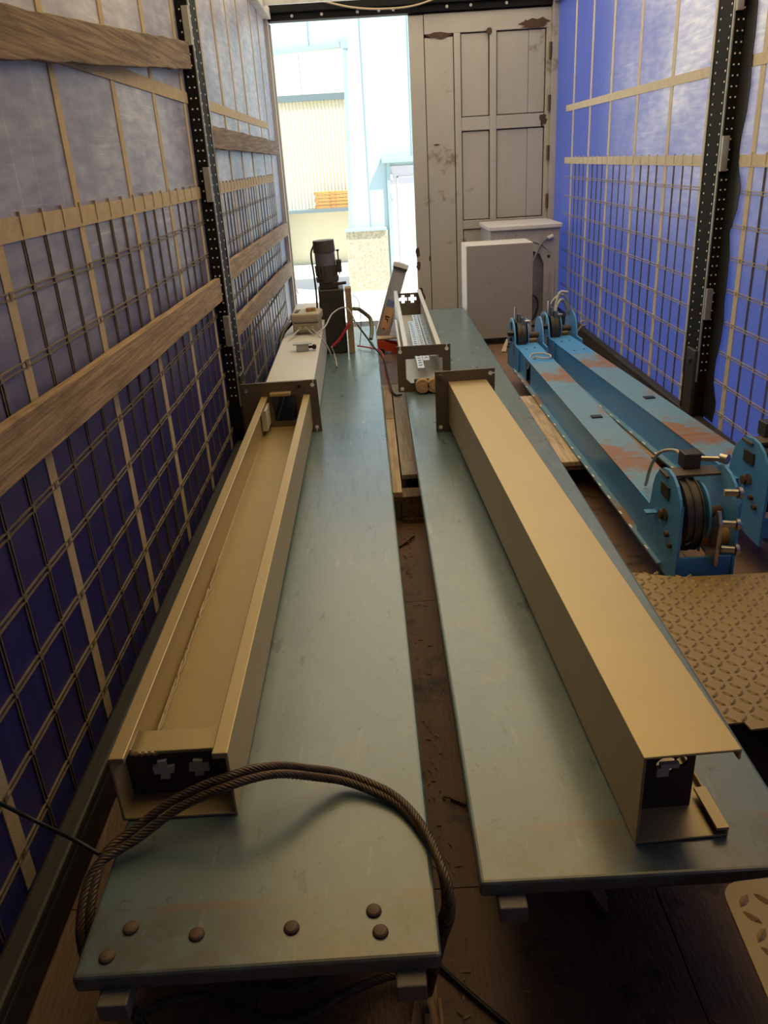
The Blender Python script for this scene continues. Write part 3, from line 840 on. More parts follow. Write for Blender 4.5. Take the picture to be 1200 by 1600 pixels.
# ================================================================== POWER UNIT
pu = thing('hydraulic_power_unit', 'dark hydraulic power unit with motor on top, standing on the left runway', 'power unit', (-0.275, 5.17, ZR+0.002), (0, 0, math.radians(3)))
obj('tank', MB().box(-0.075, 0.085, 0.0, 0.2, 0.0, 0.405), 'black_paint', pu, bevel=0.008)
obj('valve_block', MB().box(-0.065, 0.055, 0.03, 0.15, 0.405, 0.445).cyl((0.055, 0.06, 0.43), (0.105, 0.05, 0.435), 0.010, 8).cyl((0.03, 0.03, 0.428), (0.03, 0.015, 0.428), 0.011, 10), 'dark_steel', pu, bevel=0.003)
mo = obj('motor', MB().cyl((-0.01, 0.09, 0.445), (-0.018, 0.09, 0.69), 0.062, 24), 'motor', pu)
obj('motor_flange', MB().cyl((-0.01, 0.09, 0.445), (-0.011, 0.09, 0.475), 0.070, 24, 0.074), 'motor', mo)
obj('motor_band', MB().cyl((-0.014, 0.09, 0.545), (-0.017, 0.09, 0.625), 0.0635, 24), 'motor_band', mo)
obj('fan_cover', MB().cyl((-0.017, 0.09, 0.625), (-0.019, 0.09, 0.695), 0.069, 24, 0.066), 'motor', mo)
fin = MB()
for a in range(9):
    th = math.pi*(1.05 + 0.9*a/8)
    fin.bar((-0.012+0.066*math.cos(th), 0.09+0.066*math.sin(th), 0.48), (-0.016+0.066*math.cos(th), 0.09+0.066*math.sin(th), 0.545), 0.006, 0.008)
tag(obj('cooling_fins', fin, 'motor', mo), kind='stuff')
obj('terminal_box', MB().box(0.05, 0.085, 0.05, 0.11, 0.50, 0.575), 'motor', mo, bevel=0.004)
obj('conduit', MB().tube(spline([(-0.075, 0.05, 0.68), (-0.10, 0.03, 0.62), (-0.092, 0.0, 0.5), (-0.088, -0.01, 0.38), (-0.092, -0.02, 0.25), (-0.10, -0.03, 0.20)]), 0.006, 6), 'black', pu)
obj('tie_rod', MB().cyl((0.068, 0.04, 0.49), (0.066, 0.04, 0.635), 0.004, 6).cyl((0.055, 0.04, 0.635), (0.075, 0.04, 0.635), 0.006, 6), 'dark_steel', pu)
o = obj('wooden_board', MB().box(-0.182, -0.145, 5.15, 5.24, ZR, 0.712), 'wood', bevel=0.003, origin=(-0.16, 5.19, ZR))
tag(o, 'brown wooden board standing upright against the black tank', 'board')

# control box
cb = thing('control_box', 'beige plastic control box with ochre knob on the grey column', 'control box', (-0.412, 4.72, 0.525), (0, 0, math.radians(-4)))
obj('lower_shell', MB().box(-0.075, 0.078, 0.0, 0.17, 0.0, 0.065), 'control', cb, bevel=0.010)
obj('upper_shell', MB().box(-0.084, 0.086, -0.008, 0.18, 0.066, 0.118), 'control', cb, bevel=0.012)
obj('knob', MB().cyl((0.018, 0.08, 0.118), (0.018, 0.08, 0.138), 0.019, 14).cyl((0.042, 0.085, 0.118), (0.042, 0.085, 0.138), 0.016, 14), 'ochre', cb)
for y in (0.045, 0.08, 0.115):
    obj('button', MB().box(-0.065, -0.042, y-0.010, y+0.010, 0.118, 0.123), 'dark_steel', cb, bevel=0.002)
for x in (-0.035, 0.0, 0.038):
    obj('cable_gland', MB().cyl((x, 0.0, 0.034), (x, -0.022, 0.034), 0.013, 10), 'control', cb)
# limit switch in front of it
ls = thing('limit_switch', 'small grey limit switch lying on the grey column before the control box', 'switch', (-0.385, 4.25, 0.525), (0, 0, math.radians(3)))
obj('switch_body', MB().box(-0.045, 0.02, 0.0, 0.04, 0.0, 0.036), 'galv', ls, bevel=0.003)
obj('switch_lid', MB().box(-0.062, 0.04, -0.004, 0.044, 0.036, 0.041), 'galv', ls)
obj('plunger', MB().cyl((0.02, 0.02, 0.018), (0.05, 0.02, 0.018), 0.007, 8).cyl((0.05, 0.005, 0.018), (0.05, 0.035, 0.018), 0.012, 10), 'black', ls)

def cable(name, label, pts, r, m, n=10):
    o = obj(name, MB().tube(spline(pts, n), r, 6), m)
    tag(o, label, 'cable')
    return o
cable('grey_cable', 'pale grey cable looping from the control box across the black tank',
      [(-0.40, 4.70, 0.558), (-0.36, 4.66, 0.535), (-0.30, 4.72, 0.56), (-0.265, 5.0, 0.585), (-0.20, 5.12, 0.60), (-0.155, 5.12, 0.57), (-0.12, 5.1, 0.48)], 0.0045, 'grey_wire')
cable('grey_cable', 'pale grey cable drooping from the column edge to the runway',
      [(-0.372, 4.69, 0.558), (-0.33, 4.6, 0.535), (-0.285, 4.62, 0.46), (-0.265, 4.70, 0.36), (-0.25, 4.78, 0.31), (-0.262, 4.86, 0.36), (-0.275, 4.83, 0.42)], 0.004, 'grey_wire')
cable('black_cable', 'thick black cable hanging beside the control box at the left curtain',
      [(-0.50, 4.78, 0.58), (-0.545, 4.66, 0.54), (-0.56, 4.55, 0.46), (-0.575, 4.44, 0.38), (-0.61, 4.36, 0.33)], 0.013, 'black')
cable('grey_cable', 'grey cable from the control box down the left of the grey column',
      [(-0.45, 4.69, 0.558), (-0.49, 4.58, 0.535), (-0.535, 4.45, 0.50), (-0.56, 4.38, 0.43), (-0.57, 4.33, 0.37)], 0.0045, 'grey_wire')
o = obj('cable_plug', MB().cyl((-0.62, 4.33, 0.325), (-0.56, 4.33, 0.345), 0.016, 10).cyl((-0.57, 4.30, 0.31), (-0.60, 4.30, 0.36), 0.014, 10), 'black')
tag(o, 'black cable plugs by the left curtain beside the grey column', 'plug')
cable('red_wire', 'bright red wire crossing the front of the black tank', [(-0.285, 5.12, 0.36), (-0.24, 5.12, 0.40), (-0.19, 5.12, 0.465), (-0.165, 5.125, 0.50)], 0.010, 'red_wire')
cable('black_cable', 'black cable hanging off the far end of the left runway into the gap',
      [(-0.14, 5.12, 0.52), (-0.08, 5.08, 0.44), (-0.02, 5.02, 0.36), (0.03, 4.95, 0.31), (0.05, 4.86, 0.24), (0.065, 4.74, 0.175), (0.09, 4.62, 0.155), (0.13, 4.60, 0.16)], 0.006, 'black')
cable('red_wire', 'red wire hanging off the left runway into the gap',
      [(-0.13, 5.30, 0.315), (-0.05, 5.22, 0.315), (0.02, 5.1, 0.315), (0.04, 4.96, 0.28), (0.048, 4.82, 0.20), (0.07, 4.68, 0.155)], 0.005, 'red_wire')
cable('hydraulic_hose', 'olive hydraulic hose curving over the far end of the left runway',
      [(-0.14, 5.35, 0.55), (-0.11, 5.5, 0.52), (-0.07, 5.58, 0.475), (-0.035, 5.6, 0.43), (-0.03, 5.55, 0.36), (-0.04, 5.5, 0.314)], 0.014, 'hose')
cable('thin_cable', 'thin dark cable arching up beside the wooden board', [(-0.14, 5.22, 0.66), (-0.105, 5.24, 0.62), (-0.095, 5.26, 0.52), (-0.10, 5.28, 0.42), (-0.115, 5.3, 0.31)], 0.0025, 'black')

# ================================================================== LADDER RAIL AND RED JACK
lr = thing('aluminium_ladder', 'silver aluminium ladder leg leaning up between the runways', 'ladder', (0.045, 6.62, 0.10), (math.radians(-6), math.radians(18.5), 0))
obj('stile', MB().box(-0.055, -0.040, -0.03, 0.03, 0, 0.56).box(0.040, 0.055, -0.03, 0.03, 0, 0.56).box(-0.042, 0.042, -0.012, 0.0, 0, 0.56), 'alu', lr, bevel=0.003)
obj('foot_cap', MB().box(-0.060, 0.060, -0.045, 0.045, 0.55, 0.60), 'white', lr, bevel=0.006)
obj('cap_slot', MB().box(-0.030, 0.030, -0.02, 0.02, 0.598, 0.603).box(-0.055, 0.055, -0.047, -0.043, 0.545, 0.565), 'black', lr)
lb = obj('warning_sticker', MB().box(-0.036, 0.036, -0.0145, -0.0118, 0.06, 0.235), 'label', lr)
obj('pictogram', MB().box(-0.018, 0.020, -0.0155, -0.0143, 0.16, 0.172).box(-0.012, 0.014, -0.0155, -0.0143, 0.14, 0.150).box(-0.012, -0.006, -0.0155, -0.0143, 0.14, 0.17).box(0.006, 0.014, -0.0155, -0.0143, 0.12, 0.15).box(-0.01, 0.004, -0.0155, -0.0143, 0.06, 0.072), 'black', lb)
obj('warning_sticker', MB().box(-0.030, 0.030, -0.0145, -0.0118, 0.25, 0.30), 'label_blue', lr)
rj = thing('trolley_jack', 'small orange-red wheeled jack on the floor between the runway ends', 'jack', (0.085, 6.42, 0))
rj.scale = (0.95, 0.9, 0.74)
obj('frame', MB().prism([(-0.10, 0.03), (0.10, 0.03), (0.10, 0.09), (0.02, 0.11), (-0.03, 0.15), (-0.10, 0.15)], 'y', -0.02, 0.0).prism([(-0.10, 0.03), (0.10, 0.03), (0.10, 0.09), (0.02, 0.11), (-0.03, 0.15), (-0.10, 0.15)], 'y', 0.10, 0.12).box(-0.10, 0.10, 0.0, 0.10, 0.045, 0.06), 'red', rj, bevel=0.003)
obj('lift_arm', MB().bar((-0.08, 0.05, 0.14), (0.09, 0.05, 0.11), 0.05, 0.03), 'red', rj, bevel=0.003)
for x in (-0.06, 0.06):
    for y in (-0.035, 0.12):
        obj('wheel', MB().cyl((x, y, 0.034), (x, y+0.016, 0.034), 0.034, 16).cyl((x, y-0.003, 0.034), (x, y+0.019, 0.034), 0.014, 10), 'red' if x > 0 else 'dark_steel', rj)
obj('wood_pad', MB().box(-0.10, 0.10, -0.01, 0.11, 0.158, 0.172), 'wood_pale', rj, bevel=0.003)

# ================================================================== WHITE CABINET AND WASHING MACHINE
wc = thing('white_cabinet', 'plain white metal cabinet standing before the washing machine', 'cabinet', (1.0, 6.5, 0.055), (0, 0, math.radians(0.5)))
obj('body', MB().box(-0.262, 0.262, 0.006, 0.33, 0.0, 0.73), 'white', wc, bevel=0.004)
obj('back_sheet', MB().box(-0.258, 0.258, 0.0, 0.007, 0.004, 0.726), 'cabinet_back', wc)
for (x, z) in ((-0.08, 0.44), (-0.04, 0.35), (-0.065, 0.38), (0.18, 0.36), (-0.02, 0.56)):
    obj('screw', MB().cyl((x, -0.002, z), (x, 0.001, z), 0.004, 6), 'dark_steel', wc)
for k, (x0, x1) in enumerate(((0.76, 0.86), (1.10, 1.20))):
    o = obj('timber_bearer', MB().box(x0, x1, 6.45, 6.85, 0.0, 0.055), 'wood_dark', bevel=0.004, origin=((x0+x1)/2, 6.6, 0))
    tag(o, ['dark timber under the left edge of the white cabinet', 'dark timber under the right edge of the white cabinet'][k], 'timber', 'timber bearers')
o = obj('wood_offcut', MB().prism([(-0.02, 0), (0.02, 0), (0.012, 0.11), (-0.008, 0.14)], 'y', -0.012, 0.012), 'wood_pale', origin=(0, 0, 0), bevel=0.002)
o.location = (0.99, 6.22, 0); o.rotation_euler = (math.radians(-55), 0, math.radians(-25))
tag(o, 'pale wood offcut on the floor before the white cabinet', 'offcut')

wm = thing('washing_machine', 'old washing machine with its back turned, behind the white cabinet', 'washing machine', (1.31, 7.12, 0.0), (0, 0, math.radians(1.0)))
obj('body', MB().plate_holes([(-0.295, 0.02), (0.295, 0.02), (0.295, 0.83), (-0.295, 0.83)],
    [[(-0.18, 0.08), (0.165, 0.08), (0.165, 0.54), (0.13, 0.62), (0.05, 0.66), (-0.10, 0.66), (-0.18, 0.57)]], 'y', 0.0, 0.012)
    .box(-0.295, -0.285, 0.012, 0.55, 0.02, 0.83).box(0.285, 0.295, 0.012, 0.55, 0.02, 0.83).box(-0.285, 0.285, 0.54, 0.55, 0.02, 0.83).box(-0.285, 0.285, 0.012, 0.54, 0.02, 0.03), 'white_dirty', wm, bevel=0.003)
obj('top_lid', MB().box(-0.31, 0.31, -0.03, 0.57, 0.83, 0.868), 'white', wm, bevel=0.008)
obj('inner_drum', MB().box(-0.20, 0.19, 0.06, 0.07, 0.06, 0.70).cyl((-0.03, 0.03, 0.33), (-0.03, 0.06, 0.33), 0.15, 24), 'washer_grey', wm)
obj('back_rim', MB().tube([(0.20, -0.002, 0.04), (0.25, -0.002, 0.10), (0.255, -0.002, 0.50), (0.225, -0.002, 0.63), (0.15, -0.002, 0.70), (0.03, -0.002, 0.745), (-0.12, -0.002, 0.73)], 0.009, 8), 'white_dirty', wm)
obj('back_rim', MB().tube([(0.205, -0.003, 0.12), (0.207, -0.003, 0.46)], 0.008, 8), 'white_dirty', wm)
obj('screw', MB().cyl((0.205, -0.006, 0.60), (0.205, 0.002, 0.60), 0.013, 10), 'dark_steel', wm)
obj('inlet_hose', MB().tube(spline([(0.21, -0.02, 0.755), (0.15, -0.035, 0.73), (0.10, -0.04, 0.65), (0.06, -0.04, 0.56), (0.02, -0.03, 0.50), (-0.02, 0.0, 0.46)]), 0.011, 8), 'washer_grey', wm)
obj('hose_nut', MB().cyl((0.19, -0.02, 0.748), (0.235, -0.018, 0.765), 0.018, 10), 'white', wm)
obj('drain_hose', MB().tube(spline([(0.02, -0.02, 0.30), (0.09, -0.04, 0.27), (0.11, -0.045, 0.20), (0.09, -0.045, 0.12), (0.05, -0.045, 0.05)]), 0.009, 8), 'black', wm)
sm = MB()
for k in range(22):
    x, z = random.uniform(-0.28, -0.05), random.uniform(0.72, 0.80)
    sm.cyl((x, -0.002, z), (x, 0.0, z), random.uniform(0.002, 0.004), 6)
tag(obj('dirt_specks', sm, 'dark_steel', wm), kind='stuff')

# ================================================================== BLUE CROSSBEAMS
def disc(x0, x1, y, z, r, n=28):
    return MB().cyl((x0, y, z), (x1, y, z), r, n)

def housing(t, y_end, d, wb, zb, ztop, rich=True):
    """pulley housing at a beam end; d = -1 near end (opens towards -y), +1 far end"""
    Yw = lambda a: y_end + d*a        # a grows outwards from the beam
    def side_plate(x0, x1):
        out = [(Yw(-0.16), zb), (Yw(0.22), zb-0.03), (Yw(0.22), ztop-0.07)]
        cyy, r = 0.09, 0.13
        for k in range(9):
            a = math.radians(15 + 150*k/8)
            out.append((Yw(cyy + r*math.cos(a)), ztop-r + r*math.sin(a)))
        out.append((Yw(-0.05), zb+0.155)); out.append((Yw(-0.16), zb+0.155))
        return MB().prism(out, 'x', x0, x1)
    pl = obj('side_plate', side_plate(-0.012, -0.002), 'blue', t, bevel=0.002)
    pr = obj('side_plate', side_plate(wb+0.022, wb+0.032), 'blue', t, bevel=0.002)
    for x_, p_, s in ((-0.012, pl, -1), (wb+0.032, pr, 1)):
        for (a, z, r) in ((0.075, zb+0.17, 0.017), (0.135, zb+0.125, 0.010), (0.165, zb+0.10, 0.010)):
            obj('bolt', MB().cyl((x_, Yw(a), z), (x_ + s*0.012, Yw(a), z), r, 8), 'bolt_rust', p_)
        obj('keeper_plate', MB().box(min(x_, x_+s*0.006), max(x_, x_+s*0.006), min(Yw(0.05), Yw(0.12)), max(Yw(0.05), Yw(0.12)), zb+0.235, zb+0.28), 'dark_steel', p_, bevel=0.002)
    for q, (a, b) in enumerate(((0.018, 0.038), (0.045, 0.065))):
        mb = disc(a, b, Yw(0.10), zb+0.18, 0.115)
        mb.cyl((a-0.003, Yw(0.10), zb+0.18), (a, Yw(0.10), zb+0.18), 0.122, 28)
        mb.cyl((b, Yw(0.10), zb+0.18), (b+0.003, Yw(0.10), zb+0.18), 0.122, 28)
        obj('pulley', mb, 'dark_steel', t)
    obj('axle', MB().cyl((-0.016, Yw(0.10), zb+0.18), (wb+0.036, Yw(0.10), zb+0.18), 0.02, 12), 'bolt_rust', t)
    obj('guard_disc', disc(0.085, 0.092, Yw(0.11), zb+0.19, 0.10), 'blue', t)
    obj('end_plate', MB().box(-0.002, wb+0.022, min(Yw(0.205), Yw(0.215)), max(Yw(0.205), Yw(0.215)), zb+0.0, zb+0.075), 'blue', t, bevel=0.002)
    obj('bottom_plate', MB().box(0.03, wb+0.022, min(Yw(0.10), Yw(0.20)), max(Yw(0.10), Yw(0.20)), zb-0.03, zb-0.02), 'blue', t)
    obj('spacer', MB().cyl((-0.002, Yw(0.16), zb+0.12), (wb+0.022, Yw(0.16), zb+0.12), 0.030, 14), 'ochre', t)
    if rich:
        br = obj('switch_bracket', MB().box(-0.02, wb+0.01, min(Yw(0.03), Yw(0.10)), max(Yw(0.03), Yw(0.10)), zb+0.305, zb+0.313), 'plate', t)
        obj('limit_switch', MB().box(0.05, 0.105, min(Yw(-0.0), Yw(0.055)), max(Yw(-0.0), Yw(0.055)), zb+0.313, zb+0.365), 'dark_steel', br, bevel=0.003)
        obj('switch_arm', MB().cyl((0.105, Yw(0.03), zb+0.34), (0.17, Yw(0.06), zb+0.345), 0.009, 8).cyl((0.17, Yw(0.05), zb+0.345), (0.185, Yw(0.07), zb+0.345), 0.017, 10), 'chrome', br)
        lv_ = obj('latch_lever', MB().prism([(Yw(0.17), zb+0.05), (Yw(0.245), zb+0.055), (Yw(0.25), zb+0.20), (Yw(0.225), zb+0.24), (Yw(0.195), zb+0.20)], 'x', 0.098, 0.112), 'chrome', t, bevel=0.003)
        for (a, z) in ((0.235, 0.20), (0.225, 0.30), (0.25, 0.12)):
            obj('bolt', MB().cyl((0.112, Yw(a), zb+z), (0.15, Yw(a+0.01), zb+z), 0.012, 8).cyl((0.15, Yw(a+0.01), zb+z), (0.160, Yw(a+0.01), zb+z), 0.019, 10), 'chrome', lv_)
        obj('spring', MB().tube([(0.03 + 0.012*math.cos(k*0.9), Yw(0.19) + 0.012*math.sin(k*0.9), zb+0.10+0.004*k) for k in range(26)], 0.0035, 5), 'chrome', t)
        obj('tab', MB().box(-0.05, -0.012, min(Yw(0.0), Yw(0.03)), max(Yw(0.0), Yw(0.03)), zb+0.15, zb+0.156), 'blue', t)
    else:
        obj('latch_lever', MB().prism([(Yw(0.02), ztop-0.02), (Yw(0.06), ztop-0.02), (Yw(0.05), ztop+0.075), (Yw(0.025), ztop+0.08)], 'x', 0.0, 0.012), 'chrome', t, bevel=0.002)
        obj('cable_clamp', MB().cyl((0.03, Yw(0.05), ztop-0.03), (0.03, Yw(0.05), ztop+0.03), 0.013, 8).cyl((0.05, Yw(0.03), ztop-0.05), (0.05, Yw(0.03), ztop+0.01), 0.013, 8).cyl((0.05, Yw(0.05), ztop-0.02), (0.10, Yw(0.05), ztop-0.02), 0.009, 8), 'chrome', t)
        obj('cam_block', MB().box(-0.045, -0.012, min(Yw(0.0), Yw(0.05)), max(Yw(0.0), Yw(0.05)), zb+0.20, zb+0.235).cyl((-0.055, Yw(-0.01), zb+0.225), (-0.012, Yw(-0.01), zb+0.225), 0.010, 8), 'dark_steel', t, bevel=0.002)
        obj('bolt', MB().box(-0.02, -0.012, min(Yw(-0.03), Yw(-0.01)), max(Yw(-0.03), Yw(-0.01)), zb+0.08, zb+0.16), 'chrome', t)

def crossbeam(label, x, y0, y1, rz, wb, zb, h, window):
    t = thing('lift_crossbeam', label, 'beam', (x, y0, 0), (0, 0, rz), 'blue lift crossbeams')
    Lb = y1-y0
    zt = zb+h
    # box shell: inner side, outer side with a window near the far end, top skin
    gap = 0.14 if window else 0.001
    obj('side_web', MB().box(0.0, 0.006, -0.03, Lb-0.36-gap, zb, zt-0.004).box(0, 0.006, Lb-0.36, Lb+0.05, zb, zt-0.004), 'blue', t)
    obj('inner_shade_skin', MB().box(0.006, wb-0.006, 0.0, Lb, zb, zb+0.004), 'black_paint', t)  # black skin paints the shade inside the beam, seen through the window
    obj('side_web', MB().box(wb-0.006, wb, -0.03, Lb+0.05, zb, zt-0.004), 'blue', t)
    obj('bottom_flange', MB().box(-0.026, 0.0, -0.10, Lb-0.05, zb-0.004, zb+0.003), 'blue_rusty', t)
    ed = MB()
    y = 0.0
    while y < Lb-0.1:
        ed.box(-0.027, -0.020, y, y+0.03, zb+0.003, zb+0.006); y += random.uniform(0.10, 0.2)
    tag(obj('weld_tacks', ed, 'pale_mark', t), kind='stuff')
    n = 5
    for i in range(n):
        a0 = -0.03 + (Lb+0.06)*i/n; a1 = -0.03 + (Lb+0.06)*(i+1)/n
        obj('top_plate', MB().box(-0.003, wb+0.003, a0+0.0008, a1-0.0008, zt-0.005, zt), 'blue_rusty' if i < 4 else 'blue', t, bevel=0.0012)
    obj('slot', MB().box(wb*0.42, wb*0.75, 1.05, 1.085, zt-0.001, zt+0.006), 'black', t)
    for (fx, a) in ((0.3, Lb-0.15), (0.7, Lb-0.12), (0.3, Lb-0.42), (0.75, Lb-0.40)):
        obj('screw', MB().cyl((wb*fx, a, zt), (wb*fx, a, zt+0.003), 0.006, 8), 'bolt_rust', t)
    housing(t, -0.0, -1, wb, zb, zb+0.33, True)
    housing(t, Lb, 1, wb, zb, zb+0.30, False)
    return t
b1 = crossbeam('blue crossbeam nearer the runways, its whole pulley end in view', 0.915, 2.45, 5.12, math.radians(0.55), 0.145, 0.155, 0.145, True)
b2 = crossbeam('blue crossbeam along the right curtain, its near end cut by the picture edge', 1.290, 2.70, 5.28, math.radians(3.4), 0.15, 0.155, 0.145, False)
cable('grey_cable', 'pale cable tied round the far part of the inner blue beam',
      [(0.895, 4.72, 0.24), (0.93, 4.70, 0.31), (0.97, 4.66, 0.313), (1.02, 4.67, 0.312), (1.03, 4.74, 0.312), (0.99, 4.79, 0.312), (0.93, 4.77, 0.312), (0.90, 4.72, 0.28)], 0.005, 'foam')
cable('grey_cable', 'bundle of pale wire coiled on the far pulley of the outer blue beam',
      [(1.16, 5.42, 0.46), (1.20, 5.40, 0.53), (1.25, 5.40, 0.55), (1.29, 5.42, 0.50), (1.31, 5.44, 0.40), (1.25, 5.38, 0.52), (1.21, 5.36, 0.50), (1.18, 5.34, 0.40), (1.22, 5.38, 0.56), (1.28, 5.38, 0.57)], 0.009, 'grey_wire')
cable('grey_cable', 'grey cable bending from the limit switch of the inner blue beam', [(0.975, 2.43, 0.495), (0.965, 2.48, 0.505), (0.945, 2.56, 0.47), (0.94, 2.62, 0.40), (0.94, 2.66, 0.31)], 0.006, 'grey_wire')
o = obj('cable_eye', MB().tube([(0.016*math.cos(k*0.42), 0, 0.09+0.016*math.sin(k*0.42)) for k in range(16)], 0.006, 6).cyl((0, 0, 0), (0, 0, 0.076), 0.006, 8), 'strap')
o.location = (1.40, 5.45, 0.30); o.rotation_euler = (0, math.radians(35), 0)
o.location = (1.36, 5.46, 0.27)
tag(o, 'tan eye bolt at the far end of the outer blue beam', 'eye bolt')

# ================================================================== TREAD PLATES
def tread(t, outline, z, pitch, inside):
    mb = MB()
    xs = [p[0] for p in outline]; ys_ = [p[1] for p in outline]
    i = 0
    y = min(ys_)
    row = 0
    while y < max(ys_):
        x = min(xs); col = 0
        while x < max(xs):
            if inside(x, y):
                a = math.radians(48 if (row + col) % 2 == 0 else -48)
                ca, sa = math.cos(a), math.sin(a)
                l, w, h = 0.0165, 0.0062, 0.0045
                loc = [(-l, 0, 0), (-l*0.3, -w, 0), (l*0.3, -w, 0), (l, 0, 0), (l*0.3, w, 0), (-l*0.3, w, 0), (-l*0.55, 0, h), (l*0.55, 0, h)]
                mb.add([(x + p*ca - q*sa, y + p*sa + q*ca, z + r) for p, q, r in loc],
                       [(0, 1, 6), (1, 2, 7, 6), (2, 3, 7), (3, 4, 7), (4, 5, 6, 7), (5, 0, 6), (5, 4, 3, 2, 1, 0)], False)
            x += pitch; col += 1
        y += pitch; row += 1
    return tag(obj('raised_lugs', mb, 'checker', t), kind='stuff')
tp = thing('tread_plate', 'large beige steel tread plate lying before the blue beams', 'tread plate', (0, 0, 0), group='beige tread plates')
out = [(0.712, 1.475), (0.80, 1.482), (0.805, 1.455), (0.86, 1.46), (0.90, 1.445), (1.62, 1.40), (1.62, 2.15), (1.2, 2.17), (0.9, 2.175), (0.712, 2.24)]
obj('sheet', MB().prism(out, 'z', 0.193, 0.199), 'checker', tp, bevel=0.001)
tread(tp, out, 0.199, 0.031, lambda x, y: 0.72 < x < 1.60 and 1.492 < y < 2.225 - (x-0.72)*0.09 - (0.03 if x > 0.85 else 0))
for k, (y0, y1) in enumerate(((1.62, 1.72), (2.0, 2.1))):
    bearer(['timber under the near half of the large tread plate', 'timber under the far half of the large tread plate'][k], 0.95, 1.5, y0, y1, 0.0, 0.192)
tq = thing('tread_plate', 'rounded beige tread plate cut off at the bottom right corner', 'tread plate', (0, 0, 0), group='beige tread plates')
out2 = []
cxr, cyr, rr_ = 0.56, 0.905, 0.035
for k in range(7):
    a = math.radians(180 - 90*k/6)
    out2.append((cxr + rr_*math.cos(a), cyr + rr_*math.sin(a)))
out2 += [(1.12, 0.98), (1.12, 0.22), (0.49, 0.22)]
out2 = [(x - 0.02, y) for x, y in out2]
obj('sheet', MB().prism(out2, 'z', 0.322, 0.328), 'checker', tq, bevel=0.001)
tread(tq, out2, 0.328, 0.031, lambda x, y: x > 0.519 - (0.9-y)*0.05 and 0.24 < y < 0.915 + (x-0.52)*0.07 and x < 1.08)
bearer('timber block under the cut-off tread plate', 0.72, 0.95, 0.4, 0.8, 0.0, 0.321)

# ================================================================== WIRE ROPE
def unproj(px, py, axis, val):
    v = CAM_R @ Vector((px-600, -(py-800), -F))
    i = 'xyz'.index(axis)
    k = (val - CAM_P[i]) / v[i]
    return CAM_P + v*k
def rope_mesh(paths, r, twist=42.0):
    mb = MB()
    for pts in paths:
        pts = spline(pts, 14)
        # resample evenly
        dist = [0]
        for i in range(1, len(pts)): dist.append(dist[-1] + (pts[i]-pts[i-1]).length)
        tot = dist[-1]; n = max(20, int(tot/0.0055))
        rs = []; j = 0
        for k in range(n+1):
            d = tot*k/n
            while j < len(dist)-2 and dist[j+1] < d: j += 1
            f = (d-dist[j])/max(1e-9, dist[j+1]-dist[j])
            rs.append(pts[j].lerp(pts[j+1], min(1, max(0, f))))
        up = None; fr = []
        for i, p in enumerate(rs):
            t = (rs[min(i+1, n)]-rs[max(i-1, 0)]).normalized()
            if up is None: up = t.orthogonal().normalized()
            up = (up - t*up.dot(t)).normalized()
            fr.append((p, up.copy(), t.cross(up)))
        for s in range(6):
            path = []
            for i, (p, u, b) in enumerate(fr):
                a = s*math.pi/3 + twist*2*math.pi*i*(tot/n)/2.2
                path.append(p + (u*math.cos(a) + b*math.sin(a))*r*0.62)
            mb.tube(path, r*0.40, 5)
    return mb
A = [(-0.50, 0.96, 0.05), (-0.535, 0.95, 0.19), (-0.553, 0.985, 0.27), (-0.545, 1.07, 0.322), (-0.500, 1.118, 0.338), (-0.42, 1.152, 0.375), (-0.33, 1.165, 0.405), (-0.25, 1.20, 0.395),
     (-0.17, 1.235, 0.35), (-0.105, 1.24, 0.325), (-0.02, 1.19, 0.316), (0.03, 1.11, 0.316), (0.056, 1.02, 0.316), (0.062, 0.975, 0.280), (0.050, 0.965, 0.235), (0.02, 1.0, 0.04)]
B = [(p[0]*0.985 + 0.004, p[1]-0.016, max(0.03, p[2]-0.006)) for p in A]
B[1] = (-0.545, 0.94, 0.18); B[2] = (-0.566, 0.97, 0.26); B[3] = (-0.556, 1.05, 0.316)
B[12] = (0.062, 1.0, 0.312); B[13] = (0.068, 0.96, 0.270); B[14] = (0.052, 0.95, 0.22)
Fp = [(0.02, 1.0, 0.04), (-0.02, 1.03, 0.03), (-0.12, 1.0, 0.03), (-0.21, 0.955, 0.025), (-0.30, 0.965, 0.025), (-0.38, 1.01, 0.025), (-0.46, 1.0, 0.03), (-0.50, 0.96, 0.05)]
Gp = [(p[0]*0.95-0.01, p[1]+0.045, p[2]+0.02) for p in Fp]
o = obj('wire_rope', rope_mesh([A, B, Fp, Gp], 0.0088), 'rope')
tag(o, 'thick greasy wire rope looped over the front of the left runway', 'wire rope')
o = obj('elastic_rope', MB().tube(spline([tuple(unproj(-30, 1240, 'x', -0.77)), tuple(unproj(60, 1285, 'x', -0.70)), (-0.60, 1.09, 0.35), (-0.548, 1.066, 0.336)]), 0.004, 6), 'black')
tag(o, 'black cord stretched from the left curtain to the wire rope', 'cord')
o = obj('elastic_rope', MB().tube(spline([tuple(unproj(672, 1495, 'z', 0.008)), tuple(unproj(735, 1553, 'z', 0.008)), tuple(unproj(830, 1632, 'z', 0.008))]), 0.005, 6), 'black')
tag(o, 'black cord on the floor before the right runway', 'cord')

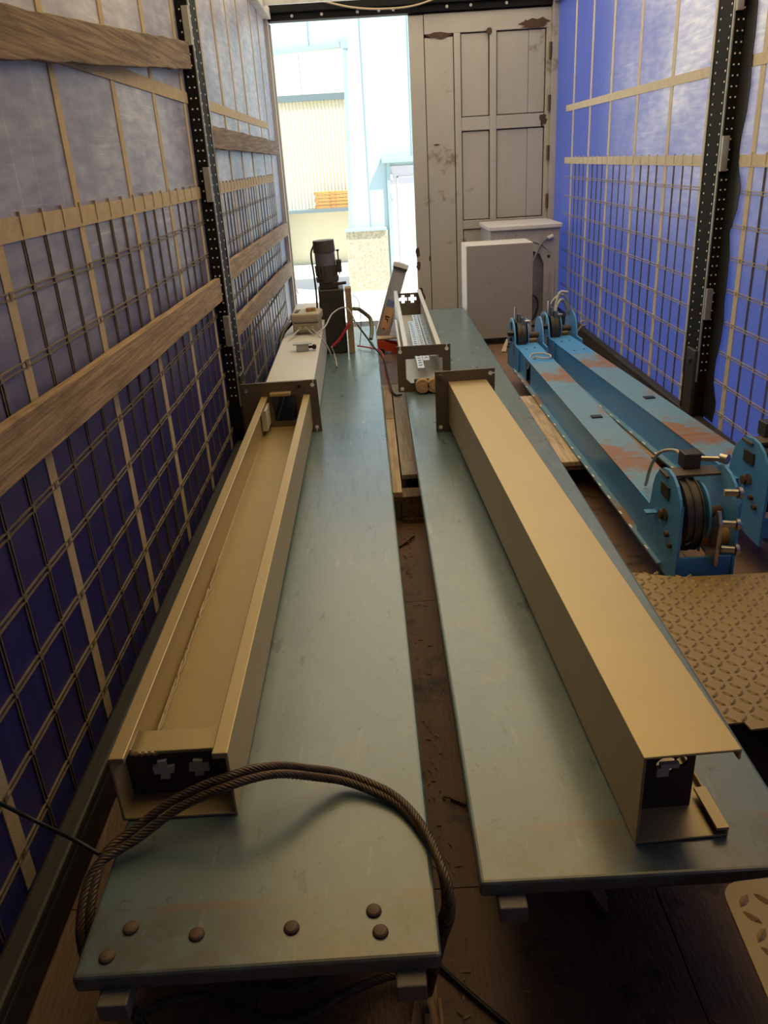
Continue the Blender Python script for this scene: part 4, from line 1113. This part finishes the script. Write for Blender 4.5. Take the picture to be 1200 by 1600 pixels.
# ================================================================== DEBRIS
sp = thing('wood_splinters', 'splintered orange-brown wood on the floor under the left runway corner', 'splinters', (0.02, 0.99, 0))
for k in range(9):
    x = random.uniform(-0.04, 0.03); y = random.uniform(-0.06, 0.05)
    obj('splinter', MB().bar((x, y, 0.006+k*0.001), (x + random.uniform(-0.02, 0.02), y - random.uniform(0.08, 0.15), 0.012+k*0.0015), random.uniform(0.006, 0.012), 0.006), 'splinter', sp)
o = obj('wood_wedge', MB().prism([(0, 0), (0.03, 0), (0.034, -0.035), (0.022, -0.075), (0.015, -0.05)], 'z', 0.003, 0.016), 'wood_pale', origin=(0, 0, 0))
o.location = tuple(unproj(915, 1392, 'z', 0.0)); o.rotation_euler = (0, 0, math.radians(4))
tag(o, 'pointed wood wedge on the floor before the right runway', 'wedge')
lit = MB()
rr = random.Random(3)
for k in range(150):
    x, y = rr.uniform(0.06, 0.11), rr.uniform(0.9, 3.1)
    if k > 85: x, y = rr.uniform(0.1, 0.9), rr.uniform(0.65, 1.0)
    if k > 115: x, y = rr.uniform(0.72, 0.88), rr.uniform(2.3, 5.8)
    a = rr.uniform(0, 6.28); l = rr.uniform(0.005, 0.02)
    lit.bar((x, y, 0.002), (x+l*math.cos(a), y+l*math.sin(a), 0.003), 0.002, 0.002)
tag(obj('floor_litter', lit, 'splinter'), 'fine wood chips scattered on the trailer floor', 'litter', kind='stuff')
o = obj('wood_stick', MB().bar((0, 0, 0.006), (0.07, 0.09, 0.012), 0.008, 0.008).bar((0.03, 0.04, 0.01), (0.055, 0.03, 0.014), 0.005, 0.005), 'wood_dark')
o.location = tuple(unproj(622, 858, 'z', 0.0))
tag(o, 'dark broken stick on the floor in the gap, near the pallet', 'stick')
o = obj('wood_stick', MB().bar((0, 0, 0.006), (0.04, -0.03, 0.010), 0.008, 0.007).bar((0.0, 0.0, 0.008), (-0.02, 0.004, 0.008), 0.004, 0.004), 'wood_dark')
o.location = tuple(unproj(705, 1250, 'z', 0.0))
tag(o, 'small dark splinter on the floor beside the right runway front', 'stick')
# cord sagging under the header
o = obj('hanging_cord', MB().tube(spline([(-0.30, 7.72, 2.66), (-0.05, 7.72, 2.60), (0.20, 7.72, 2.575), (0.48, 7.72, 2.585), (0.78, 7.72, 2.66)]), 0.007, 6), 'strap')
tag(o, 'tan cord sagging under the dark header beam', 'cord')

# ================================================================== OUTSIDE
G = -1.1
struct('ground', MB().box(-30, 40, 7.95, 60, G-0.1, G).box(-30, -2.5, -30, 7.95, G-0.1, G).box(3.4, 40, -30, 7.95, G-0.1, G).box(-2.5, 3.4, -30, 7.95, G-0.1, G), 'concrete', label='sunlit pale concrete yard')
k = 17.5/12
YW = 17.5
bl = thing('building', 'pale cyan industrial building across the yard', 'building', (0, YW, G))
def bbox(name, x0, x1, y0, y1, z0, z1, m, parent=bl, bevel=0):
    return obj(name, MB().box(x0, x1, y0-YW, y1-YW, z0-G, z1-G), m, parent, bevel=bevel)
# front wall: outline with slanted doorway, three panels
obj('wall', MB().prism([(-9, 3.05-G+0.0), (-0.30, 3.44-G), (-0.42, 0.13-G), (-0.42, G-G), (0.42, 0), (0.42, 5.0-G), (-9, 5.0-G)], 'y', 0.0, 0.25), 'cyan', bl)
obj('wall', MB().prism([(0.42, 1.30-G), (3.0, 1.30-G), (3.0, 5.0-G), (0.42, 5.0-G)], 'y', 0.0, 0.25), 'cyan', bl)
bbox('wall', 1.5, 3.0, YW, YW+0.25, G, 1.30, 'cyan')
bbox('wall', 3.0, 12.0, YW, YW+0.25, G, 5.0, 'cyan')
for x in (-0.95, 0.02, 0.92):
    z0 = 3.42 if x < -0.3 else (0.2 if x < 0.4 else 1.45)
    bbox('panel_joint', x, x+0.02, YW-0.012, YW, z0 + (0.05 if x < -0.3 else 0), 5.0, 'cyan_trim')
obj('doorway_trim', MB().bar((-9, -0.03, 3.05-G+0.03), (-0.26, -0.03, 3.44-G+0.03), 0.06, 0.07), 'cyan_trim', bl)
obj('doorway_trim', MB().bar((-0.28, -0.03, 3.50-G), (-0.40, -0.03, 0.13-G), 0.07, 0.06, (0, 1, 0)), 'cyan_trim', bl)
obj('doorway_trim', MB().box(-0.36, -0.22, -0.07, 0.0, 3.40-G, 3.54-G), 'cyan_trim', bl)
bbox('plinth', -0.50, 0.36, YW-0.10, YW, G, 0.10, 'stone')
bbox('sill', -0.53, 0.34, YW-0.16, YW, 0.10, 0.16, 'cyan_trim', bevel=0.01)
obj('door_hood', MB().box(0.30, 1.7, -0.18, 0.0, 1.36-G, 1.46-G), 'cyan_trim', bl, bevel=0.01)
bbox('door_frame', 0.40, 0.47, YW-0.06, YW, G, 1.36, 'cyan_trim')
dd = bbox('door_leaf', 0.47, 1.5, YW-0.03, YW+0.02, G, 1.30, 'ext_door')
obj('door_moulding', MB().box(0.60, 0.625, -0.045, -0.03, 0.2, 2.2).box(0.60, 1.4, -0.045, -0.03, 2.18, 2.20), 'white', dd)
for z in (0.75, 1.10):
    obj('hinge', MB().cyl((0.49, -0.045, z-0.05-G), (0.49, -0.045, z+0.05-G), 0.03, 8), 'white', dd)
# hall behind the doorway
YH = 23.0
hw = thing('hall_back_wall', 'cream corrugated hall wall seen through the tall doorway', 'wall', (0, YH, G))
def hbx(name, x0, x1, y0, y1, z0, z1, m, par=hw):
    return obj(name, MB().box(x0, x1, y0, y1, z0-G, z1-G), m, par)
hbx('upper_panel', -12, -1.55, 0.0, 0.2, 3.05, 6.5, 'cream'); hbx('upper_panel', -1.53, -0.72, 0.0, 0.2, 3.05, 6.5, 'cream'); hbx('upper_panel', -0.70, 3, 0.0, 0.2, 3.05, 6.5, 'cream')
hbx('band', -12, 3, -0.06, 0.2, 2.90, 3.05, 'stripe')
cor = []
nx = 480
for i in range(nx+1):
    x = -8 + 11*i/nx
    cor.append((x, 0.0 if (i//2) % 2 == 0 else 0.025))
lowz = 0.33-G
hi = 2.90-G
vs = [(x, y, lowz) for x, y in cor] + [(x, y, hi) for x, y in cor]
obj('corrugated_sheet', MB().add(vs, [(i, i+1, nx+2+i, nx+1+i) for i in range(nx)]), 'cream', hw)
hbx('band', -12, 3, -0.10, 0.2, 0.22, 0.33, 'stripe')
hbx('lower_wall', -12, 3, -0.02, 0.2, G, 0.22, 'cream')
for k_ in range(5):
    z = 0.335 + k_*0.085
    o = obj('stacked_board', MB().box(-1.42 + 0.05*(k_ % 2), 0.9, 22.45, 22.75, z, z+0.07), 'orange_wood', bevel=0.004, origin=(-0.3, 22.76, z))
    tag(o, ['lowest board', 'second board from below', 'middle board', 'second board from the top', 'topmost board'][k_] + ' of the orange stack in the hall doorway', 'board', 'orange boards stacked in the hall')
o = obj('hall_bench', MB().box(-2.5, 1.2, 22.3, 22.86, 0.25, 0.333).box(-2.4, -2.3, 22.3, 22.8, G, 0.25).box(1.0, 1.1, 22.3, 22.8, G, 0.25), 'stripe', origin=(0, 22.6, G))
tag(o, 'long slate bench under the orange boards in the hall', 'bench')
# small trestle standing in the doorway
tr = thing('trestle', 'small dark A-shaped trestle on the yard before the hall', 'trestle', (-1.78, 17.2, G))
for s in (-1, 1):
    for y in (0, 0.35):
        obj('leg', MB().bar((s*0.16, y, 0), (0.0, y, 0.62), 0.035, 0.035), 'washer_grey', tr)
obj('top_bar', MB().box(-0.03, 0.03, -0.05, 0.40, 0.60, 0.65), 'washer_grey', tr)
